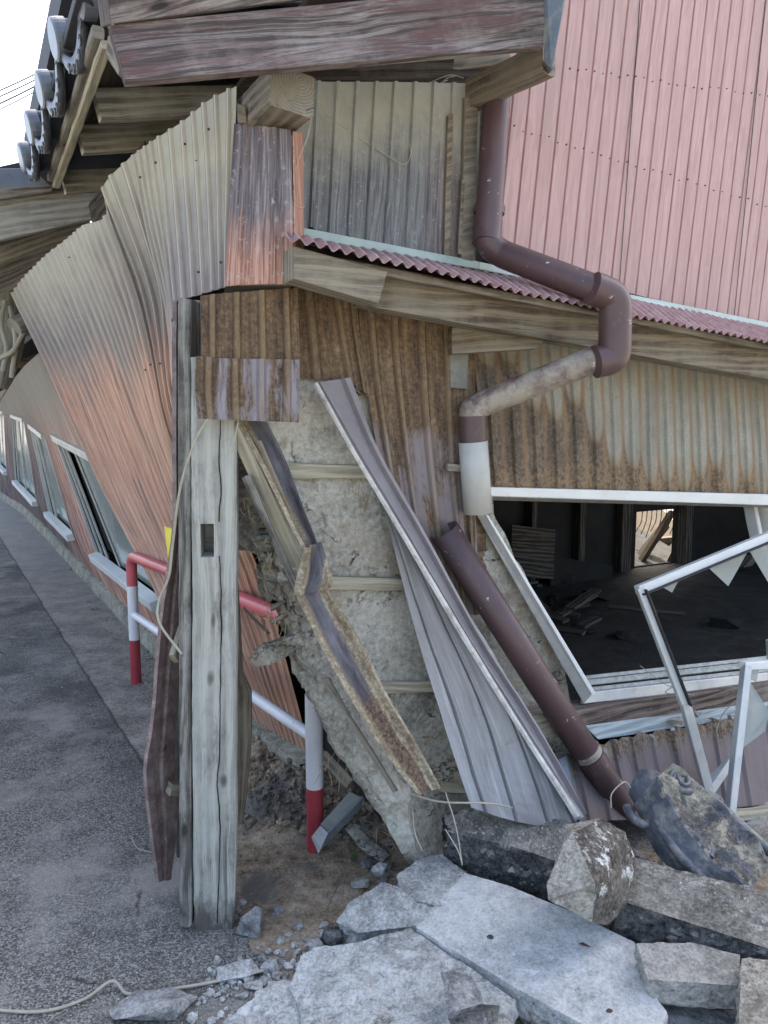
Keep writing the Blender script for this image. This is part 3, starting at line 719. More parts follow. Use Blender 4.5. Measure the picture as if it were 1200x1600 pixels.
# loose gravel and crumbs: uncountable
def crumbs(name, mat, n, region, smin, smax, seed, label):
    rnd = random.Random(seed); mb = MB()
    ico = bmesh.new(); bmesh.ops.create_icosphere(ico, subdivisions=1, radius=1)
    bv_ = [v.co.copy() for v in ico.verts]; bf = [[v.index for v in f.verts] for f in ico.faces]; ico.free()
    k = 0
    while k < n:
        px, py = region(rnd)
        q = gp(px, py); s_ = smin+(smax-smin)*rnd.random()**3
        R = Matrix.Rotation(rnd.random()*6, 3, 'Z') @ Matrix.Rotation(rnd.random()*6, 3, 'X')
        sc = Vector((rnd.uniform(.6, 1.3), rnd.uniform(.6, 1.1), rnd.uniform(.4, .8)))
        vv = []
        for v in bv_:
            t = Vector((v.x*sc.x, v.y*sc.y, v.z*sc.z))*(s_*rnd.uniform(.75, 1.15)); t = R @ t; vv.append(q+t+Vector((0, 0, s_*.3)))
        mb.add(vv, bf, None, 0, False); k += 1
    o = mb.build(name, mat); tag(o, label, 'rubble', kind='stuff'); return o
def tri_reg(poly):
    x0, x1 = min(p[0] for p in poly), max(p[0] for p in poly); y0, y1 = min(p[1] for p in poly), max(p[1] for p in poly)
    def f(rnd):
        while True:
            x, y = rnd.uniform(x0, x1), rnd.uniform(y0, y1)
            if inpoly(x, y, poly): return x, y
    return f
crumbs('clay_crumbs', M_soil, 1300, tri_reg([(372, 1150), (480, 1195), (600, 1260), (560, 1330), (470, 1310), (372, 1300)]), .003, .022, 3, 'brown clay crumbs heaped between the post and the guard rail')
crumbs('clay_crumbs', M_soil, 500, tri_reg([(372, 1300), (600, 1300), (600, 1400), (380, 1430)]), .0015, .008, 4, 'fine brown crumbs scattered on the soil in front of the weed')
crumbs('concrete_crumbs', M_slabrough, 900, tri_reg([(330, 1500), (440, 1470), (560, 1440), (640, 1540), (520, 1640), (280, 1640)]), .002, .016, 5, 'pale concrete crumbs spread on the asphalt at the foot of the broken slabs')
crumbs('road_grit', M_slab, 420, tri_reg([(0, 1000), (230, 1000), (280, 1450), (360, 1480), (300, 1640), (0, 1640)]), .0008, .0035, 6, 'tiny white grit specks strewn over the dark asphalt')
crumbs('wall_foot_grit', M_kerb, 700, tri_reg([(100, 870), (160, 915), (240, 990), (285, 1050), (285, 1130), (225, 1090), (110, 905), (30, 810), (20, 800)]), .002, .012, 8, 'pale rubble grit along the wall foot behind the far rail post')
crumbs('footing_rubble', M_rock, 500, tri_reg([(640, 1330), (760, 1340), (1000, 1420), (1200, 1500), (1200, 1460), (1000, 1330), (700, 1270)]), .004, .03, 9, 'dark rubble filling the gaps behind the pale slabs')

# kerb line under the street wall
BL = [(-160, 660, 26), (-60, 712, 0), (0, 767, 0), (37, 790, 0), (75, 825, 0), (107, 857, 0), (155, 905, 0), (195, 945, 0), (260, 1006, 0), (330, 1068, 0), (400, 1128, 0), (478, 1192, 0)]
def basept(px, py, z=.10): return G(px, py, z)
bl = [basept(x, y) for x, y, d in BL]
mb = MB(); 
for i in range(len(bl)-1):
    a, b = bl[i], bl[i+1]; n = 8
    for k in range(n):
        pass
path = [bl[0].lerp(bl[1], 0)]
path = []
for i in range(len(bl)-1):
    for k in range(10): path.append(bl[i].lerp(bl[i+1], k/10))
path.append(bl[-1]); vs = []; fs = []
for i, p in enumerate(path):
    t = (path[min(i+1, len(path)-1)]-path[max(i-1, 0)]); t.z = 0; t.normalize(); out = Vector((t.y, -t.x, 0)) 
    if out.x > 0: out = -out
    w_ = .035+.012*nz(p, 3)
    vs += [p-out*.15+Vector((0, 0, .0)), p+out*w_*.8+Vector((0, 0, .004*nz(p, 9))), p+out*(w_+.008)+Vector((0, 0, -.015)), p+out*(w_+.02)+Vector((0, 0, -.13))]
for i in range(len(path)-1):
    for k in range(3): fs.append([i*4+k, i*4+k+1, i*4+k+5, i*4+k+4])
kerb = MB().add(vs, fs, None, 0, True).build('kerb', M_kerb); tag(kerb, 'low pale concrete kerb under the street wall', None, kind='structure')

# ================================================================ THE HOUSE
house = thing('collapsed_house', 'collapsed timber and clay house with warped steel cladding and tiled eaves', 'house', (1.5, 4.5, 0))
H = house
# ---- street wall: near warped cladding
def C(*t): return [P(*q) for q in t]
A1 = [C((370, 135, 2.10), (366, 240, 2.10), (363, 340, 2.10), (360, 447, 2.10)),
      C((325, 158, 2.17), (331, 255, 2.17), (335, 350, 2.17), (338, 453, 2.17)),
      C((288, 188, 2.25), (294, 280, 2.27), (300, 370, 2.27), (305, 463, 2.27)),
      C((248, 214, 2.34), (258, 300, 2.37), (266, 385, 2.38), (275, 476, 2.38)),
      C((225, 230, 2.41), (240, 330, 2.46), (262, 440, 2.48), (274, 545, 2.46)),
      C((205, 245, 2.48), (232, 370, 2.55), (262, 500, 2.58), (274, 620, 2.60))]
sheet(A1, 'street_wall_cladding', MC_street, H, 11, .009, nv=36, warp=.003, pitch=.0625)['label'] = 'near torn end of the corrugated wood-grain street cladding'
A2 = [C((205, 245, 2.49), (260, 450, 2.61), (282, 650, 2.75), (400, 880, 2.95), (490, 1195, 3.08)),
      C((163, 290, 2.60), (230, 470, 2.70), (275, 680, 2.86), (375, 900, 3.03), (466, 1174, 3.17)),
      C((165, 338, 2.66), (218, 500, 2.77), (272, 710, 2.94), (360, 915, 3.11), (448, 1161, 3.22)),
      C((130, 352, 2.95), (192, 510, 3.05), (262, 725, 3.18), (342, 925, 3.26), (425, 1145, 3.32)),
      C((108, 371, 3.30), (172, 530, 3.38), (248, 740, 3.45), (322, 925, 3.46), (400, 1126, 3.42)),
      C((80, 392, 3.58), (150, 552, 3.63), (225, 745, 3.67), (297, 915, 3.64), (365, 1098, 3.57)),
      C((60, 411, 3.80), (133, 570, 3.83), (208, 755, 3.84), (278, 915, 3.80), (340, 1076, 3.72)),
      C((38, 433, 4.05), (112, 588, 4.06), (187, 765, 4.05), (255, 905, 3.99), (312, 1052, 3.90)),
      C((18, 460, 4.27), (88, 610, 4.28), (165, 775, 4.26), (232, 900, 4.20), (288, 1030, 4.10))]
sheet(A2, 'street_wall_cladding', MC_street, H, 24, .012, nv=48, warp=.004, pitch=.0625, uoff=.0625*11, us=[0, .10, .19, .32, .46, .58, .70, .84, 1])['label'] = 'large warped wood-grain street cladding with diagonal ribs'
# corner trim folded over to the gable side
CT = [C((366, 193, 2.085), (358, 320, 2.09), (352, 447, 2.09)), C((412, 197, 2.05), (410, 320, 2.05), (408, 444, 2.05)), C((454, 203, 2.02), (457, 320, 2.02), (459, 444, 2.02))]
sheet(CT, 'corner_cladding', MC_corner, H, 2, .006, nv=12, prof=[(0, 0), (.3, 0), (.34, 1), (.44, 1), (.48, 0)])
board([P(459, 205, 2.022), P(474, 206, 2.16), P(476, 438, 2.16), P(462, 444, 2.022)], .004, 'corner_cladding', MC_corner, H)
board([P(361, 447, 2.10), P(459, 445, 2.03), P(452, 452, 2.25), P(350, 458, 2.3)], .012, 'corner_cladding', MW_brown, H)
for x, y, d in [(326, 202, 2.15), (219, 277, 2.50), (285, 225, 2.24), (245, 254, 2.33), (270, 322, 2.33), (345, 410, 2.12), (310, 425, 2.22), (200, 300, 2.6)]:
    pass

# ---- far wall with windows, piecewise straight
FC = [((75, 540), (148, 714), (252, 938), (292, 1030)),
      ((38, 572), (87, 683), (152, 864), (187, 937)),
      ((24, 590), (70, 682), (115, 836), (135, 885)),
      ((15, 600), (48, 665), (77, 800), (95, 845)),
      ((9, 607), (38, 657), (58, 785), (72, 822)),
      ((0, 612), (19, 650), (25, 751), (36, 789)),
      ((-9, 616), (6, 645), (11, 738), (16, 778)),
      ((-22, 620), (-13, 638), (-8, 716), (-6, 762)),
      ((-90, 640), (-86, 645), (-84, 690), (-80, 702))]
fcol = []
for k, q in enumerate(FC):
    d = G(q[3][0], q[3][1], .10).y
    fcol.append([P(q[0][0], q[0][1], d*.985), P(q[1][0], q[1][1], d*.985), P(q[2][0], q[2][1], d*.995), P(q[3][0], q[3][1], d)])
mb = MB(); uacc = 0
def addcell(mb, a, b, n_r, u0, u1, bands):
    amp = .007
    U = []
    for r_ in range(n_r):
        for p, h in RIB: U.append(((r_+p)/n_r, h))
    U.append((1, 0))
    for bi in bands:
        vs = []; uvs = []; nvv = 5
        for j in range(nvv+1):
            t = j/nvv; A_ = a[bi].lerp(a[bi+1], t); B_ = b[bi].lerp(b[bi+1], t)
            A2_ = a[bi].lerp(a[bi+1], 0); nrm = (B_-A_).cross(a[bi+1]-a[bi]).normalized()
            if nrm.dot(CAM-A_) < 0: nrm = -nrm
            for u, h in U:
                p = A_.lerp(B_, u); vs.append(p+nrm*(amp*h+.006*nz(p, 2))); uvs.append((lerp(u0, u1, u), 3-p.z))
        m_ = len(U); fs = [[j*m_+i, j*m_+i+1, (j+1)*m_+i+1, (j+1)*m_+i] for j in range(nvv) for i in range(m_-1)]
        mb.add(vs, fs, uvs)
for k in range(len(fcol)-1):
    wdt = (fcol[k][3]-fcol[k+1][3]).length; nr = max(2, int(wdt/.09))
    win = k in (0, 2, 4, 6)
    addcell(mb, fcol[k], fcol[k+1], nr, uacc, uacc+wdt, (0, 2) if win else (0, 1, 2)); uacc += wdt
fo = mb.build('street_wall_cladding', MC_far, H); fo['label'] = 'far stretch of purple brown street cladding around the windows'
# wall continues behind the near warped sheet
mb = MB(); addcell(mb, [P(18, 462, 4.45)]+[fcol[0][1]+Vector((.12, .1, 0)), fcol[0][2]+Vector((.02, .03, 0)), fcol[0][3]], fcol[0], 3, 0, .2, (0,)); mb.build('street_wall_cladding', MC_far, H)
# windows
for wi, k in enumerate((0, 2, 4, 6)):
    a, b = fcol[k+1], fcol[k]         # a = far side, b = near side
    tl, tr, br, bl_ = a[1], b[1], b[2], a[2]
    n = (tr-tl).cross(bl_-tl).normalized()
    if n.dot(CAM-tl) < 0: n = -n
    fw = .045 if wi == 0 else .05
    wmb = MB(); o_ = n*.012
    def bar(p, q, w_, h_, m_=None): beam(p, q, w_, h_, n, seg=2, bev=.002, wob=0, mb=m_ or wmb, ends=0)
    bar(tl+o_, tr+o_, .05, .04); bar(tl, bl_, .03, .022); bar(tr, br, .018, .02)
    win = wmb.build('window', M_alu, H)
    win['label'] = ['nearest aluminium street window, sheared into a slant', 'second aluminium street window with a bright reflection', 'third aluminium street window from the rail', 'farthest aluminium street window at the photo edge'][wi]
    sm = MB(); bar(bl_+o_*2-Vector((0, 0, .02)), br+o_*2-Vector((0, 0, .02)), .06, .075, sm); sm.build('sill', M_aluwhite, win)
    i_ = -n*.03
    def q4(u0, u1, dz=0): return [tl.lerp(tr, u0)+i_*(1+dz), tl.lerp(tr, u1)+i_*(1+dz), bl_.lerp(br, u1)+i_*(1+dz), bl_.lerp(br, u0)+i_*(1+dz)]
    split = (.12, .36) if wi == 0 else (.1, .34)
    pm = MB()
    if wi == 0:
        pn = board(q4(.38, .99), .004, 'pane', M_pane, win); 
        dk = board(q4(.0, .99, 1.6), .004, 'dark_gap_sheet', M_dark, win)  # dark sheet standing in for the shade behind the window gap
        fm = MB()
        for uu in (.07, .18): fm = MB(); bar(tl.lerp(tr, uu)-n*.012, bl_.lerp(br, uu)-n*.012, .03, .016, fm); fm.build('stile', M_alu, win)
        fm = MB()
        bar(tl.lerp(tr, .37)-n*.022, bl_.lerp(br, .37)-n*.022, .02, .012, fm); fm.build('sash', M_alu, win)
    else:
        board(q4(.0, .99, .2), .004, 'pane', M_pane, win)
        for uu in (.08, .30) if wi == 1 else (.12, .5): fm = MB(); bar(tl.lerp(tr, uu)-n*.01, bl_.lerp(br, uu)-n*.01, .04, .02, fm); fm.build('stile', M_alu, win)
board([fcol[8][0]+Vector((1.3, .7, .2)), fcol[0][0]+Vector((.25, .15, .3)), fcol[0][3]+Vector((.22, .14, 0)), fcol[8][3]+Vector((1.1, .6, 0))], .05, 'inner_wall', M_dark, H)

# ---- upper gable wall (grey, dust stained), lean-to flashing
gw = [[W(452, 125, .0), W(440, 352, .0)], [W(512, 128), W(500, 366)], [W(608, 128), W(592, 386)], [W(717, 130), W(706, 410)], [W(752, 130), W(742, 420)]]
gs = sheet(gw, 'upper_wall_cladding', MC_upper, H, 10, .008, nv=6, curve=False, smooth_u=False, us=[0, .2, .52, .88, 1], rag=lambda u, v: .012*math.sin(u*31) if v > .99 else 0)
gs['label'] = 'grey upper gable cladding with a cream dust stain'
board([W(700, 180, .012), W(709, 176, .012), W(703, 402, .012), W(694, 400, .012)], .01, 'batten', MW_brown, H)
board([W(728, 150, .02), W(748, 146, .02), W(740, 412, .02), W(721, 408, .02)], .02, 'corner_board', MW_dark, H)
board([W(722, 280, .024), W(727, 280, .024), W(722, 398, .024), W(716, 397, .024)], .008, 'batten', MW_brown, H)
# pink storey
NP = 46
pt0, pb0, pt1, pb1 = (805, -20), (764, 405), (1490, -60), (1405, 560)
pk = []
for k in range(6):
    t = k/5; xt, yt, xb, yb = lerp(pt0[0], pt1[0], t), lerp(pt0[1], pt1[1], t), lerp(pb0[0], pb1[0], t), lerp(pb0[1], pb1[1], t)
    a = W(xt, yt, -.06); b = W(xb, yb, .0); a2 = a+(a-b).normalized()*2.4
    pk.append([a2, a, b])
wpk = [(pk[k][2]-pk[0][2]).length for k in range(6)]; tot = wpk[-1]
nr = int(tot/.0625)
po = sheet(pk, 'pink_siding', MC_pink, H, nr, .0045, prof=GRV, nv=8, curve=False, smooth_u=False, us=[x/tot for x in wpk], pitch=.0625)
po['label'] = 'salmon pink ribbed siding of the upper storey'
# nail heads with rust, seams
nm = MB()
def nail(p, r=.0035, n=None):
    n = n or -E2; t = Vector((r, 0, 0)); vs = []
    u = n.orthogonal().normalized(); v = n.cross(u)
    tube([p-n*.002, p+n*.003], r, 6, nm, True, False)
rr = random.Random(5)
for row, (ya, yb_) in enumerate([((800, 95), (1200, 150)), ((790, 195), (1210, 325)), ((985, 455), (1205, 508))]):
    for k in range(32):
        t = k/31; px, py = lerp(ya[0], yb_[0], t), lerp(ya[1], yb_[1], t)+(rr.random()-.5)*6-(6 if row == 2 else 0)
        if px > 880 and row == 0 or row: nail(W(px, py, -.006), .0016+.0016*rr.random())
for x, y, d in [(326, 202, 2.14), (219, 277, 2.44), (289, 225, 2.22), (243, 254, 2.33), (345, 410, 2.09), (310, 425, 2.2), (197, 300, 2.6), (235, 570, 2.72), (227, 578, 2.74), (250, 568, 2.72), (125, 385, 3.2), (108, 402, 3.35)]:
    nail(P(x, y, d-.02), .004, (CAM-P(x, y, d)).normalized())
nm.build('nail', M_nail, H)
tag(H.children[-1] if False else bpy.data.objects['nail'], None, kind='stuff')
for xa, xb in ((1000, 966), (1196, 1146), (1398, 1332)):
    p = W(xa, 0, -.050); q = W(xb, 470 + (xb-966)*.2, .006); bm_ = MB(); spike(bm_, p, q, .0018, 4); bm_.build('siding_seam', M_dark, H)
# flashing strip
fl = []
for (x0, y0, x1, y1, x2, y2, x3, y3) in [(458, 352, 748, 408, 748, 420, 458, 368), (748, 408, 850, 432, 850, 441, 748, 420), (850, 432, 1420, 548, 1420, 561, 850, 441)]:
    board([W(x0, y0, .018), W(x1, y1, .018), W(x2, y2, .03), W(x3, y3, .03)], .006, 'flashing', M_flash, H, uvd=E1)
board([W(458, 369, .032), W(850, 442, .032), W(850, 447, .05), W(458, 377, .05)], .004, 'flashing', M_flashgrey, H)
# lean-to roof, corrugated
lt = []
for (xa, ya, xb, yb, off) in [(440, 366, 440, 370, .34), (460, 369, 472, 377, .36), (560, 388, 585, 405, .36), (750, 424, 790, 450, .36), (940, 459, 990, 492, .36), (1200, 512, 1260, 548, .36), (1400, 553, 1480, 590, .36)]:
    top = W(xa, ya, .015); bot = W(xb, yb, off); lt.append([top, top.lerp(bot, .5)+Vector((0, 0, .004)), bot])
wl = [(q[2]-lt[0][2]).length for q in lt]
lo = sheet(lt, 'lean_to_roof', M_corr, H, int(wl[-1]/.034), .0065, prof=sinp(6), nv=6, curve=False, smooth_u=False, us=[x/wl[-1] for x in wl], warp=.006, thick=.0015)
lo['label'] = 'narrow oxide red corrugated lean-to roof'
bm_ = MB(); beam(W(470, 380, .30)-Vector((0, 0, .03)), W(1420, 578, .30)-Vector((0, 0, .02)), .03, .02, mb=bm_); bm_.build('lean_to_batten', MW_dark, H)
# lean-to timbers
board([W(459, 384, .34), W(606, 424, .34), W(592, 475, .34), W(459, 436, .34)], .07, 'lean_to_beam', MW_brown, H, uvd=E1)['label'] = 'short end of the lean-to beam, chipped at its right end'
board([W(600, 424, .26), W(1430, 580, .26), W(1430, 634, .26), W(560, 476, .26)], .05, 'lean_to_beam', MW_brown, H, uvd=E1)['label'] = 'long weathered beam under the lean-to roof'
board([W(560, 476, .258), W(1430, 634, .258), W(1430, 642, .14), W(575, 486, .14)], .012, 'lean_to_beam', MW_dark, H, uvd=E1)
board([W(706, 506, .12), W(862, 522, .22), W(838, 545, .22), W(706, 553, .12)], .05, 'bracket', MW_brown, H, uvd=E1)
board([W(458, 372, .04), W(1430, 560, .04), W(1430, 640, .04), W(458, 500, .04)], .02, 'backing_board', MW_dark2, H)

# ---- rusty lower cladding
R2 = [[W(455, 425, .075), W(462, 500, .075), W(468, 590, .075)], [W(525, 435, .075), W(534, 510, .075), W(548, 597, .075)], [W(556, 450, .075), W(562, 520, .075), W(578, 622, .075)]]
sheet(R2, 'rusted_cladding', MR_rust, H, 3, .009, nv=16, smooth_u=False, warp=.004, pitch=.09)
R3 = [[W(556, 450, .07), W(572, 600, .07), W(600, 760, .07), W(628, 900, .07)],
      [W(620, 460, .07), W(628, 600, .07), W(650, 780, .07), W(676, 960, .07)],
      [W(690, 480, .07), W(694, 600, .07), W(706, 780, .07), W(722, 960, .07)],
      [W(740, 500, .07), W(742, 600, .07), W(742, 780, .07), W(752, 960, .07)]]
sheet(R3, 'rusted_cladding', MR_low, H, 5, .010, nv=36, smooth_u=False, warp=.006, pitch=.095)
board([W(702, 520, .085), W(732, 522, .085), W(730, 608, .085), W(704, 606, .085)], .003, 'cladding_patch', M_stripgrey, H)
# corner rusty sheet in front of the post
R1 = [C((313, 462, 2.00), (314, 530, 2.00), (314, 562, 2.00)), C((350, 458, 2.02), (350, 530, 2.02), (350, 563, 2.02)), C((465, 450, 2.10), (468, 530, 2.09), (470, 565, 2.09))]
sheet(R1, 'rusted_cladding', rusty('speckled rust corner steel', gamt=.36, rp=.07), H, 4, .008, nv=10, smooth_u=False, warp=.004, pitch=.07, us=[0, .25, 1])
R1b = [C((306, 556, 1.99), (305, 610, 1.99), (309, 654, 1.985)), C((350, 560, 2.005), (350, 610, 2.0), (352, 656, 2.0)), C((468, 562, 2.08), (468, 610, 2.07), (467, 660, 2.07))]
MR_r1b = rusty('lilac steel with rust ribs', grey=c(150, 144, 152), gamt=.50, rp=.07)
o = sheet(R1b, 'rusted_cladding', MR_r1b, H, 4, .008, nv=10, smooth_u=False, warp=.004, pitch=.07, us=[0, .27, 1]); o['label'] = 'lilac and rust corner sheet over the post'
bm_ = MB(); beam(P(300, 470, 2.25), P(300, 640, 2.25), .05, .06, mb=bm_); bm_.build('corner_batten', MW_plank, H)
# right part, zinc with rust tongues
RG = [[W(736, 515, .05), W(748, 640, .05), W(757, 768, .05)], [W(1000, 530, .05), W(1004, 650, .05), W(1006, 776, .05)], [W(1430, 590, .05), W(1440, 700, .05), W(1450, 786, .05)]]
wg = [(q[1]-RG[0][1]).length for q in RG]
sheet(RG, 'rusted_cladding', MR_galva, H, int(wg[-1]/.0875), .010, nv=12, curve=False, smooth_u=False, us=[x/wg[-1] for x in wg], pitch=.0875, warp=.003, rag=lambda u, v: .006*math.sin(u*70) if v > .99 else 0)['label'] = 'zinc cladding with rust tongues above the broken window'
# strip of rusty sheet and board between pipe and window
board([W(737, 765, .045), W(757, 768, .045), W(762, 900, .045), W(748, 960, .045)], .02, 'rusted_cladding', MR_rust, H, uvd=UP)

# ---- clay wall
rows = [(560, 440, 750), (600, 452, 752), (660, 396, 754), (730, 404, 756), (800, 414, 760), (862, 424, 790), (905, 436, 812), (960, 446, 842), (1010, 450, 862), (1060, 468, 872), (1110, 486, 880), (1160, 508, 890), (1210, 540, 900), (1260, 575, 905), (1310, 606, 910), (1350, 632, 912)]
vs = []; fs = []; NU = 70; rws = []
for j in range(len(rows)-1):
    for k in range(6): rws.append([lerp(rows[j][i], rows[j+1][i], k/6) for i in range(3)])
rws.append(rows[-1])
for r_ in rws:
    y, xl, xr = r_
    xl2 = xl+10*mn.fractal(Vector((0, y*.03, 1)), 1, 2, 4)+4*mn.noise(Vector((0, y*.15, 5)))
    for i in range(NU+1):
        u = i/NU; px = lerp(xl2, xr, u**1.15); p = W(px, y, .0+.02*max(0, 1-u*6))
        lean = max(0, (y-980)/370)*.14*max(0, 1-u*2.6)      # foot of the left flap kicks out
        p = p-E2*(lean+.010*mn.fractal(p*5, 1, 2, 4)+.003*mn.noise(p*40))
        vs.append(p)
m_ = NU+1
for j in range(len(rws)-1):
    for i in range(NU): fs.append([j*m_+i, j*m_+i+1, (j+1)*m_+i+1, (j+1)*m_+i])
mudw = MB().add(vs, fs, None, 0, True).build('clay_wall', M_mud, H); mudw['label'] = 'cracked grey clay daub wall with straw'
md = mudw.modifiers.new('thickness', 'SOLIDIFY'); md.thickness = .045; md.offset = -1 
# battens on the clay wall
for (x0, y0, x1, y1, h) in [(395, 725, 600, 741, 20), (458, 900, 640, 915, 19), (590, 1066, 812, 1062, 17), (686, 1222, 730, 1205, 14)]:
    p, q = W(x0, y0+h/2, .028), W(x1, y1+h/2-14 if False else y1-2, .028)
    bm_ = MB(); beam(W(x0, y0+h/2, .058), W(x1, y0+h/2+(3 if x0 != 590 else -6), .05), .022, h/1200*2.5, mb=bm_, bev=.002); bm_.build('batten', MW_lath, mudw)
sm = MB(); rr = random.Random(8)
for (cx, cy, n_, sp_) in [(405, 800, 26, 26), (425, 880, 30, 22), (450, 960, 34, 20), (470, 1030, 16, 16), (640, 1250, 26, 20), (520, 1200, 14, 14), (400, 760, 12, 12), (620, 1300, 20, 18), (560, 770, 8, 8), (590, 790, 6, 30), (680, 1180, 10, 40)]:
    for _ in range(n_):
        p = W(cx+rr.gauss(0, sp_), cy+rr.gauss(0, sp_), .03+rr.random()*.03)
        d = Vector((rr.gauss(0, .4), rr.gauss(0, .3), rr.gauss(-.3, .8))).normalized()*rr.uniform(.02, .07)
        tube([p, p+d*.5+Vector((0, 0, rr.gauss(0, .004))), p+d], [.0011, .001, .0006], 3, sm, False, False)
so_ = sm.build('straw', M_straw, mudw); so_['kind'] = 'stuff'
# broken clay lumps still hanging on the laths
def lump(poly, d, th, name='clay_lump', seed=0, lab=None):
    fr = [P(x, y, d+(dd if len(q) > 2 else 0)) for q in poly for x, y, dd in [(q[0], q[1], q[2] if len(q) > 2 else 0)]]
    o = prism(fr, [p+Vector((0.2, .95, 0))*th for p in fr], name, M_mud, H); weld(o); rockify(o, amp=.012, sc=11, amp2=.005, sc2=50, seed=seed, maxlen=.022)
    if lab: o['label'] = lab
    return o
lump([(380, 735), (398, 722), (420, 770), (432, 812), (425, 835), (402, 838), (388, 800)], 2.24, .05, seed=1)
lump([(396, 842), (432, 836), (452, 880), (455, 925), (436, 934), (412, 908)], 2.20, .06, seed=2, lab='hanging grey clay lump above the red rail')
lump([(392, 1028), (405, 1008), (440, 1000), (468, 990), (472, 1010), (450, 1026), (420, 1040), (402, 1040)], 2.18, .035, seed=3, lab='clay lump sticking out towards the post')
lump([(452, 1010), (478, 1000), (500, 1046), (494, 1072), (470, 1078), (458, 1050)], 2.24, .05, seed=4)
lump([(400, 885), (412, 900), (430, 935), (416, 945), (402, 915)], 2.32, .04, seed=5)
lump([(432, 950), (462, 945), (480, 985), (462, 1005), (440, 985)], 2.30, .05, seed=6)
# lower clay flap leaning out
lump([(466, 1050), (500, 1046), (520, 1060), (560, 1130), (600, 1190), (632, 1250), (606, 1260), (560, 1200), (510, 1130), (480, 1086)], 2.20, .05, seed=7, lab='long leaning clay strip with torn left edge')
lump([(600, 1225), (640, 1235), (636, 1262), (648, 1330), (628, 1336), (604, 1290)], 2.24, .045, seed=8)
lump([(540, 1295), (560, 1296), (608, 1336), (596, 1346), (556, 1322)], 2.42, .03, seed=9)
# lath pieces and rope knot
for a, b, r_ in [((436, 932, 2.2), (452, 975, 2.2), .011), ((424, 950, 2.18), (445, 938, 2.2), .008), ((424, 972, 2.16), (452, 958, 2.2), .008), ((446, 925, 2.2), (462, 985, 2.22), .009), ((420, 990, 2.3), (380, 950, 2.4), .006)]:
    bm_ = MB(); beam(P(*a), P(*b), r_*1.6, r_*1.6, mb=bm_, bev=.002); bm_.build('lath', MW_brown, H)
bm_ = MB(); beam(P(374, 815, 2.34), P(420, 845, 2.34), .05, .11, mb=bm_); bm_.build('cross_beam', M_mud, H)
bm_ = MB(); beam(P(430, 1015, 2.15), P(452, 1008, 2.2), .01, .01, mb=bm_); bm_.build('lath', MW_brown, H)

# ---- corner post
post = thing('timber_post', 'tall pale limewashed timber post with a mortise hole, rotten at its foot', 'post', G(330, 1455))
bm_ = MB()
pb, pt_ = G(333, 1452), None
d0 = pb.y
p_bot = Vector((G(336, 1440).x, d0+.055, -.01)); p_top = P(338, 560, d0+.055-.03)
wd = 65/1200*d0*1.06
def post_mesh():
    mb = MB(); ax = (p_top-p_bot); ln = ax.length; ax.normalize(); side = Vector((1, .10, 0)).normalized(); fr = ax.cross(side).normalized()
    if fr.y > 0: fr = -fr
    nseg = 90; Wd, Dp = wd, .12
    # cross-section with the front face divided so that a mortise can be cut
    fx = [-.5, -.44, -.30, -.12, .0, .12, .30, .44, .5]
    cs = [(x*Wd, Dp/2 if abs(x) < .5 else Dp/2-.006) for x in fx]
    cs += [(Wd/2, 0), (Wd/2-.004, -Dp/2), (0, -Dp/2), (-Wd/2+.004, -Dp/2), (-Wd/2, 0)]
    n = len(cs); per = [0]
    for k in range(n): a = cs[k]; q = cs[(k+1) % n]; per.append(per[-1]+math.hypot(a[0]-q[0], a[1]-q[1]))
    vs = []; fs = []; fu = []
    for i in range(nseg+1):
        t = i/nseg
        for k in range(n):
            q = p_bot+ax*(ln*t)+side*cs[k][0]+fr*cs[k][1]
            rot = max(0, 1-t/.10)
            q = q+(side*cs[k][0]+fr*cs[k][1]).normalized()*(.003*nz(q, 6)+.0015*nz(q, 30)-rot*.006*(1+nz(q, 25)))
            if i == 0: q = q+ax*(.02*max(0, nz(q, 22)))
            vs.append(q)
    return mb, vs, n, cs, per, ln, nseg, side, fr, ax
mb, vs, n, cs, per, ln, nseg, side, fr, ax = post_mesh()
mz0 = (P(333, 866, d0)-p_bot).dot(ax)/ln; mz1 = (P(333, 818, d0)-p_bot).dot(ax)/ln
i0, i1 = round(mz0*nseg), round(mz1*nseg)
fs = []; fu = []
for i in range(nseg):
    for k in range(n):
        if i0 <= i < i1 and k in (2, 3) : continue
        a, b = i*n+k, i*n+(k+1) % n; fs.append([a, b, b+n, a+n])
        fu.append([(ln*i/nseg, per[k]), (ln*i/nseg, per[k+1]), (ln*(i+1)/nseg, per[k+1]), (ln*(i+1)/nseg, per[k])])
fs.append(list(range(n))[::-1]); fu.append([cs[k] for k in range(n)][::-1]); fs.append([nseg*n+k for k in range(n)]); fu.append([cs[k] for k in range(n)])
mb.add(vs, fs, fu, [0]*(len(fs)-2)+[1, 1])
# mortise walls
def V(i, k): return vs[i*n+k]
dpt = -fr*.10
A_, B_, C_, D_ = V(i0, 2), V(i0, 4), V(i1, 4), V(i1, 2)
for q in ([A_, B_, B_+dpt, A_+dpt], [B_, C_, C_+dpt, B_+dpt], [C_, D_, D_+dpt, C_+dpt], [D_, A_, A_+dpt, D_+dpt], [A_+dpt, B_+dpt, C_+dpt, D_+dpt]):
    mb.add(q, [[0, 1, 2, 3]], [[(0, 0), (.03, 0), (.03, .05), (0, .05)]])
po_ = mb.build('shaft', [MW_post, MEND], post)
